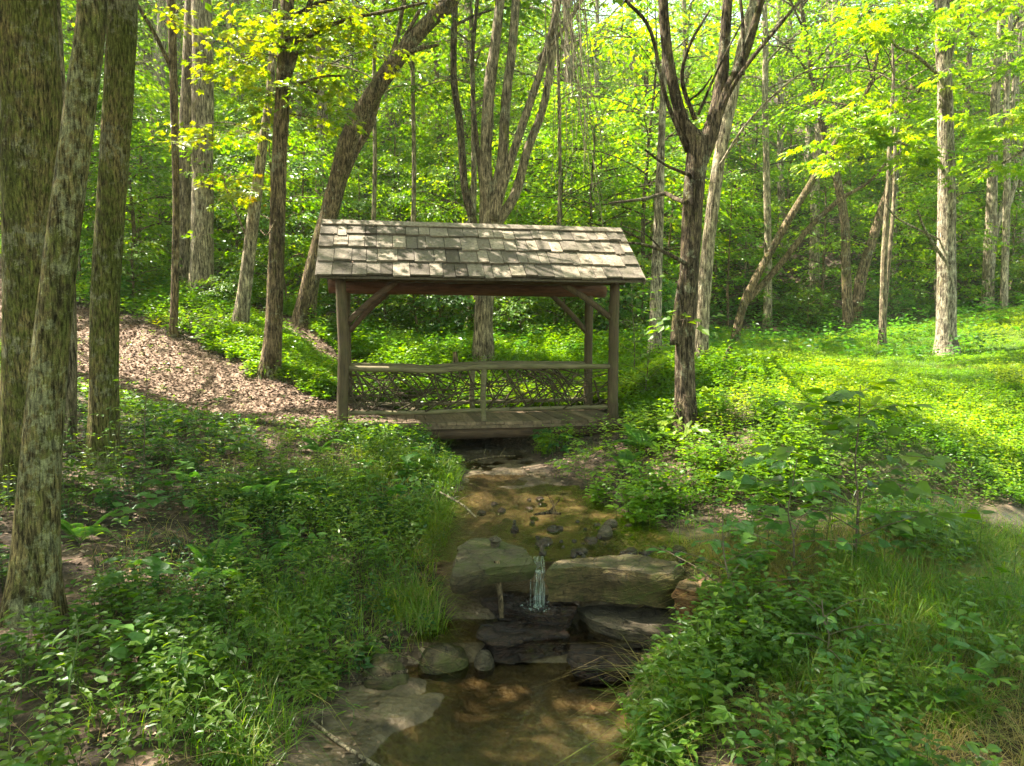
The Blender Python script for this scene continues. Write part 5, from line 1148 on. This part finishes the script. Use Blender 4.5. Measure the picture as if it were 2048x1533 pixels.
# ------------------------------------------------------------------ single plants that stand out
def sapling(name, label, cat, px, py, Y, H, spread, nb, leafkind, lsize, lmat, nleaf, seed, stem_r=.009, lmin=.2):
    r = np.random.default_rng(seed); p = P(px, py, Y); z = gz(p[0], p[1]); base = np.array([p[0], p[1], z]); t = thing(name, label, cat, base)
    ax = np.stack([p[0]+np.cumsum(r.normal(0, .02, 6)), p[1]+np.cumsum(r.normal(0, .02, 6)), z-.05+np.linspace(0, H, 6)], -1); a, b = catmull(ax, np.linspace(stem_r, .003, 6), .06); m = MB(); m.add(*tube(a, b, 6)); pos = []; dr = []
    for k in range(nb):
        h = lmin + (1-lmin)*(k+.5)/nb; j = int(h*(len(a)-1)); az = k*2.4+r.normal(0, .3); L = spread*(1.15-.65*h)*r.uniform(.7, 1.15)
        l, aa = limb(a[j], az, L, .55, .1, r, 6); c, d_ = catmull(l, np.linspace(b[j]*.6, .0018, 6), .05); m.add(*tube(c, d_, 5, cap=False))
        for q in range(nleaf):
            f = .25+.75*(q+1)/nleaf; i = int(f*(len(c)-1)); s = 1 if q % 2 else -1; an = aa[min(int(f*5), 5)] + s*r.uniform(.5, 1.1)*(q < nleaf-1)
            dd = np.array([math.cos(an), math.sin(an), r.normal(-.12, .15)]); pos.append(c[i]+dd*.02); dr.append(dd)
    m.build('stem', STEM if stem_r < .007 else TWIG, t, True, base); pos = np.array(pos); dr = np.array(dr); n = len(pos)
    V, Fc, k = leaf_geo(pos, dr, np.array([0, 0, 1.])+r.normal(0, .28, (n, 3)), lsize*r.uniform(.55, 1.2, n), leafkind)
    m = MB(); m.add(V, Fc, np.repeat(np.clip(.5+r.normal(0, .15, n), 0, 1), k)); m.build('foliage', LEAF[lmat], t, False, base); return t
sapling('shrub', 'broad leaved dark green sapling standing tall in front of the meadow at right', 'sapling', 1705, 1140, 5.5, 1.5, .8, 22, 'heart', .14, 'mid', 7, 1, .011)
sapling('shrub', 'shorter broad leaved sapling at the left foot of the tall one', 'sapling', 1590, 1170, 5.3, 1.0, .6, 13, 'heart', .12, 'cool', 6, 2)
sapling('shrub', 'low spreading sapling with pale leaves right of the lower pool edge', 'sapling', 1450, 1210, 5.0, .75, .6, 12, 'ovate', .10, 'cool', 6, 3)
sapling('shrub', 'compound leaved sapling nearest the camera on the right bank', 'sapling', 1640, 1370, 4.2, .5, .5, 10, 'ovate', .09, 'cool', 7, 4)
sapling('leafy_weed', 'tall pointed leaf weed standing in the bottom left corner', 'weed', 165, 1480, 3.6, .62, .10, 16, 'lance', .13, 'mid', 1, 5, .005, .1)
sapling('leafy_weed', 'slimmer tall weed right of the one in the bottom left corner', 'weed', 348, 1500, 3.6, .55, .08, 16, 'lance', .11, 'mid', 1, 6, .005, .1)
sapling('leafy_plant', 'plant with very large horizontal leaves over the dark hollow', 'plant', 275, 1215, 5.2, .38, .2, 9, 'ovate', .18, 'cool', 2, 7, .006, .6)
sapling('leafy_plant', 'tiny green seedling growing on the sand spit of the pool', 'seedling', 735, 1420, 4.25, .16, .03, 6, 'lance', .07, 'bright', 1, 8, .003, .1)
sapling('leafy_plant', 'bushy jewelweed plant leaning over the creek right below the bridge', 'plant', 1175, 960, 8.6, .65, .55, 16, 'ovate', .085, 'bright', 8, 9, .006)
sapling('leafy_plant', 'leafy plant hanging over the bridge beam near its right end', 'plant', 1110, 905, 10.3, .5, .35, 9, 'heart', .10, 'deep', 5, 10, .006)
sapling('leafy_plant', 'bushy plant on the right bank halfway between the bridge and the slabs', 'plant', 1290, 1010, 7.7, .55, .5, 14, 'ovate', .085, 'bright', 8, 11, .006)
sapling('leafy_plant', 'pale leaved plant on the bank below the left end of the bridge', 'plant', 760, 905, 9.8, .45, .4, 10, 'ovate', .09, 'bright', 6, 12, .005)
sapling('shrub', 'wispy sapling rising in front of the leaf strewn trail', 'sapling', 290, 930, 8.0, 1.25, .5, 9, 'ovate', .08, 'bright', 6, 13, .007)
sapling('shrub', 'thin leafy sapling at the foot of the third large trunk', 'sapling', 235, 960, 7.6, .9, .4, 9, 'ovate', .075, 'bright', 6, 14, .006)
sapling('shrub', 'low sapling with wide leaves over the trail edge left of the bridge', 'sapling', 400, 900, 8.8, .75, .65, 9, 'ovate', .10, 'mid', 6, 15, .006)
sapling('shrub', 'bright shrub growing up beside the right front bridge post', 'shrub', 1290, 850, 12.5, 1.4, 1.0, 18, 'ovate', .10, 'bright', 9, 16, .01)
sapling('shrub', 'bright shrub between the dark split tree and the bridge', 'shrub', 1265, 790, 14, 1.9, 1.2, 20, 'ovate', .11, 'lime', 9, 17, .012)
sapling('leafy_plant', 'large leaved herb poking up at the bottom edge in front of the pool', 'plant', 965, 1590, 3.25, .2, .18, 6, 'ovate', .10, 'mid', 3, 18, .004, .4)
sapling('leafy_plant', 'leafy herb at the bottom edge left of the pool stick', 'plant', 820, 1590, 3.3, .2, .2, 6, 'ovate', .09, 'mid', 3, 19, .004, .4)

# ------------------------------------------------------------------ thin summer air between the trees
HAZE = 0.0009
if HAZE:
    mh, n, o = new_mat('haze_air'); pv = nd(n, 'ShaderNodeVolumePrincipled'); pv.inputs['Density'].default_value = HAZE; pv.inputs['Color'].default_value = (.93, .97, .80, 1); pv.inputs['Anisotropy'].default_value = .45
    n.links.new(pv.outputs[0], o.inputs['Volume']); V, q = box((0, 66, 42), (240, 260, 120)); V[:, 2] = np.where(V[:, 2] < 42, -18, 100)
    tag(link('haze', make_mesh('haze', V, q, [mh])), kind='stuff')
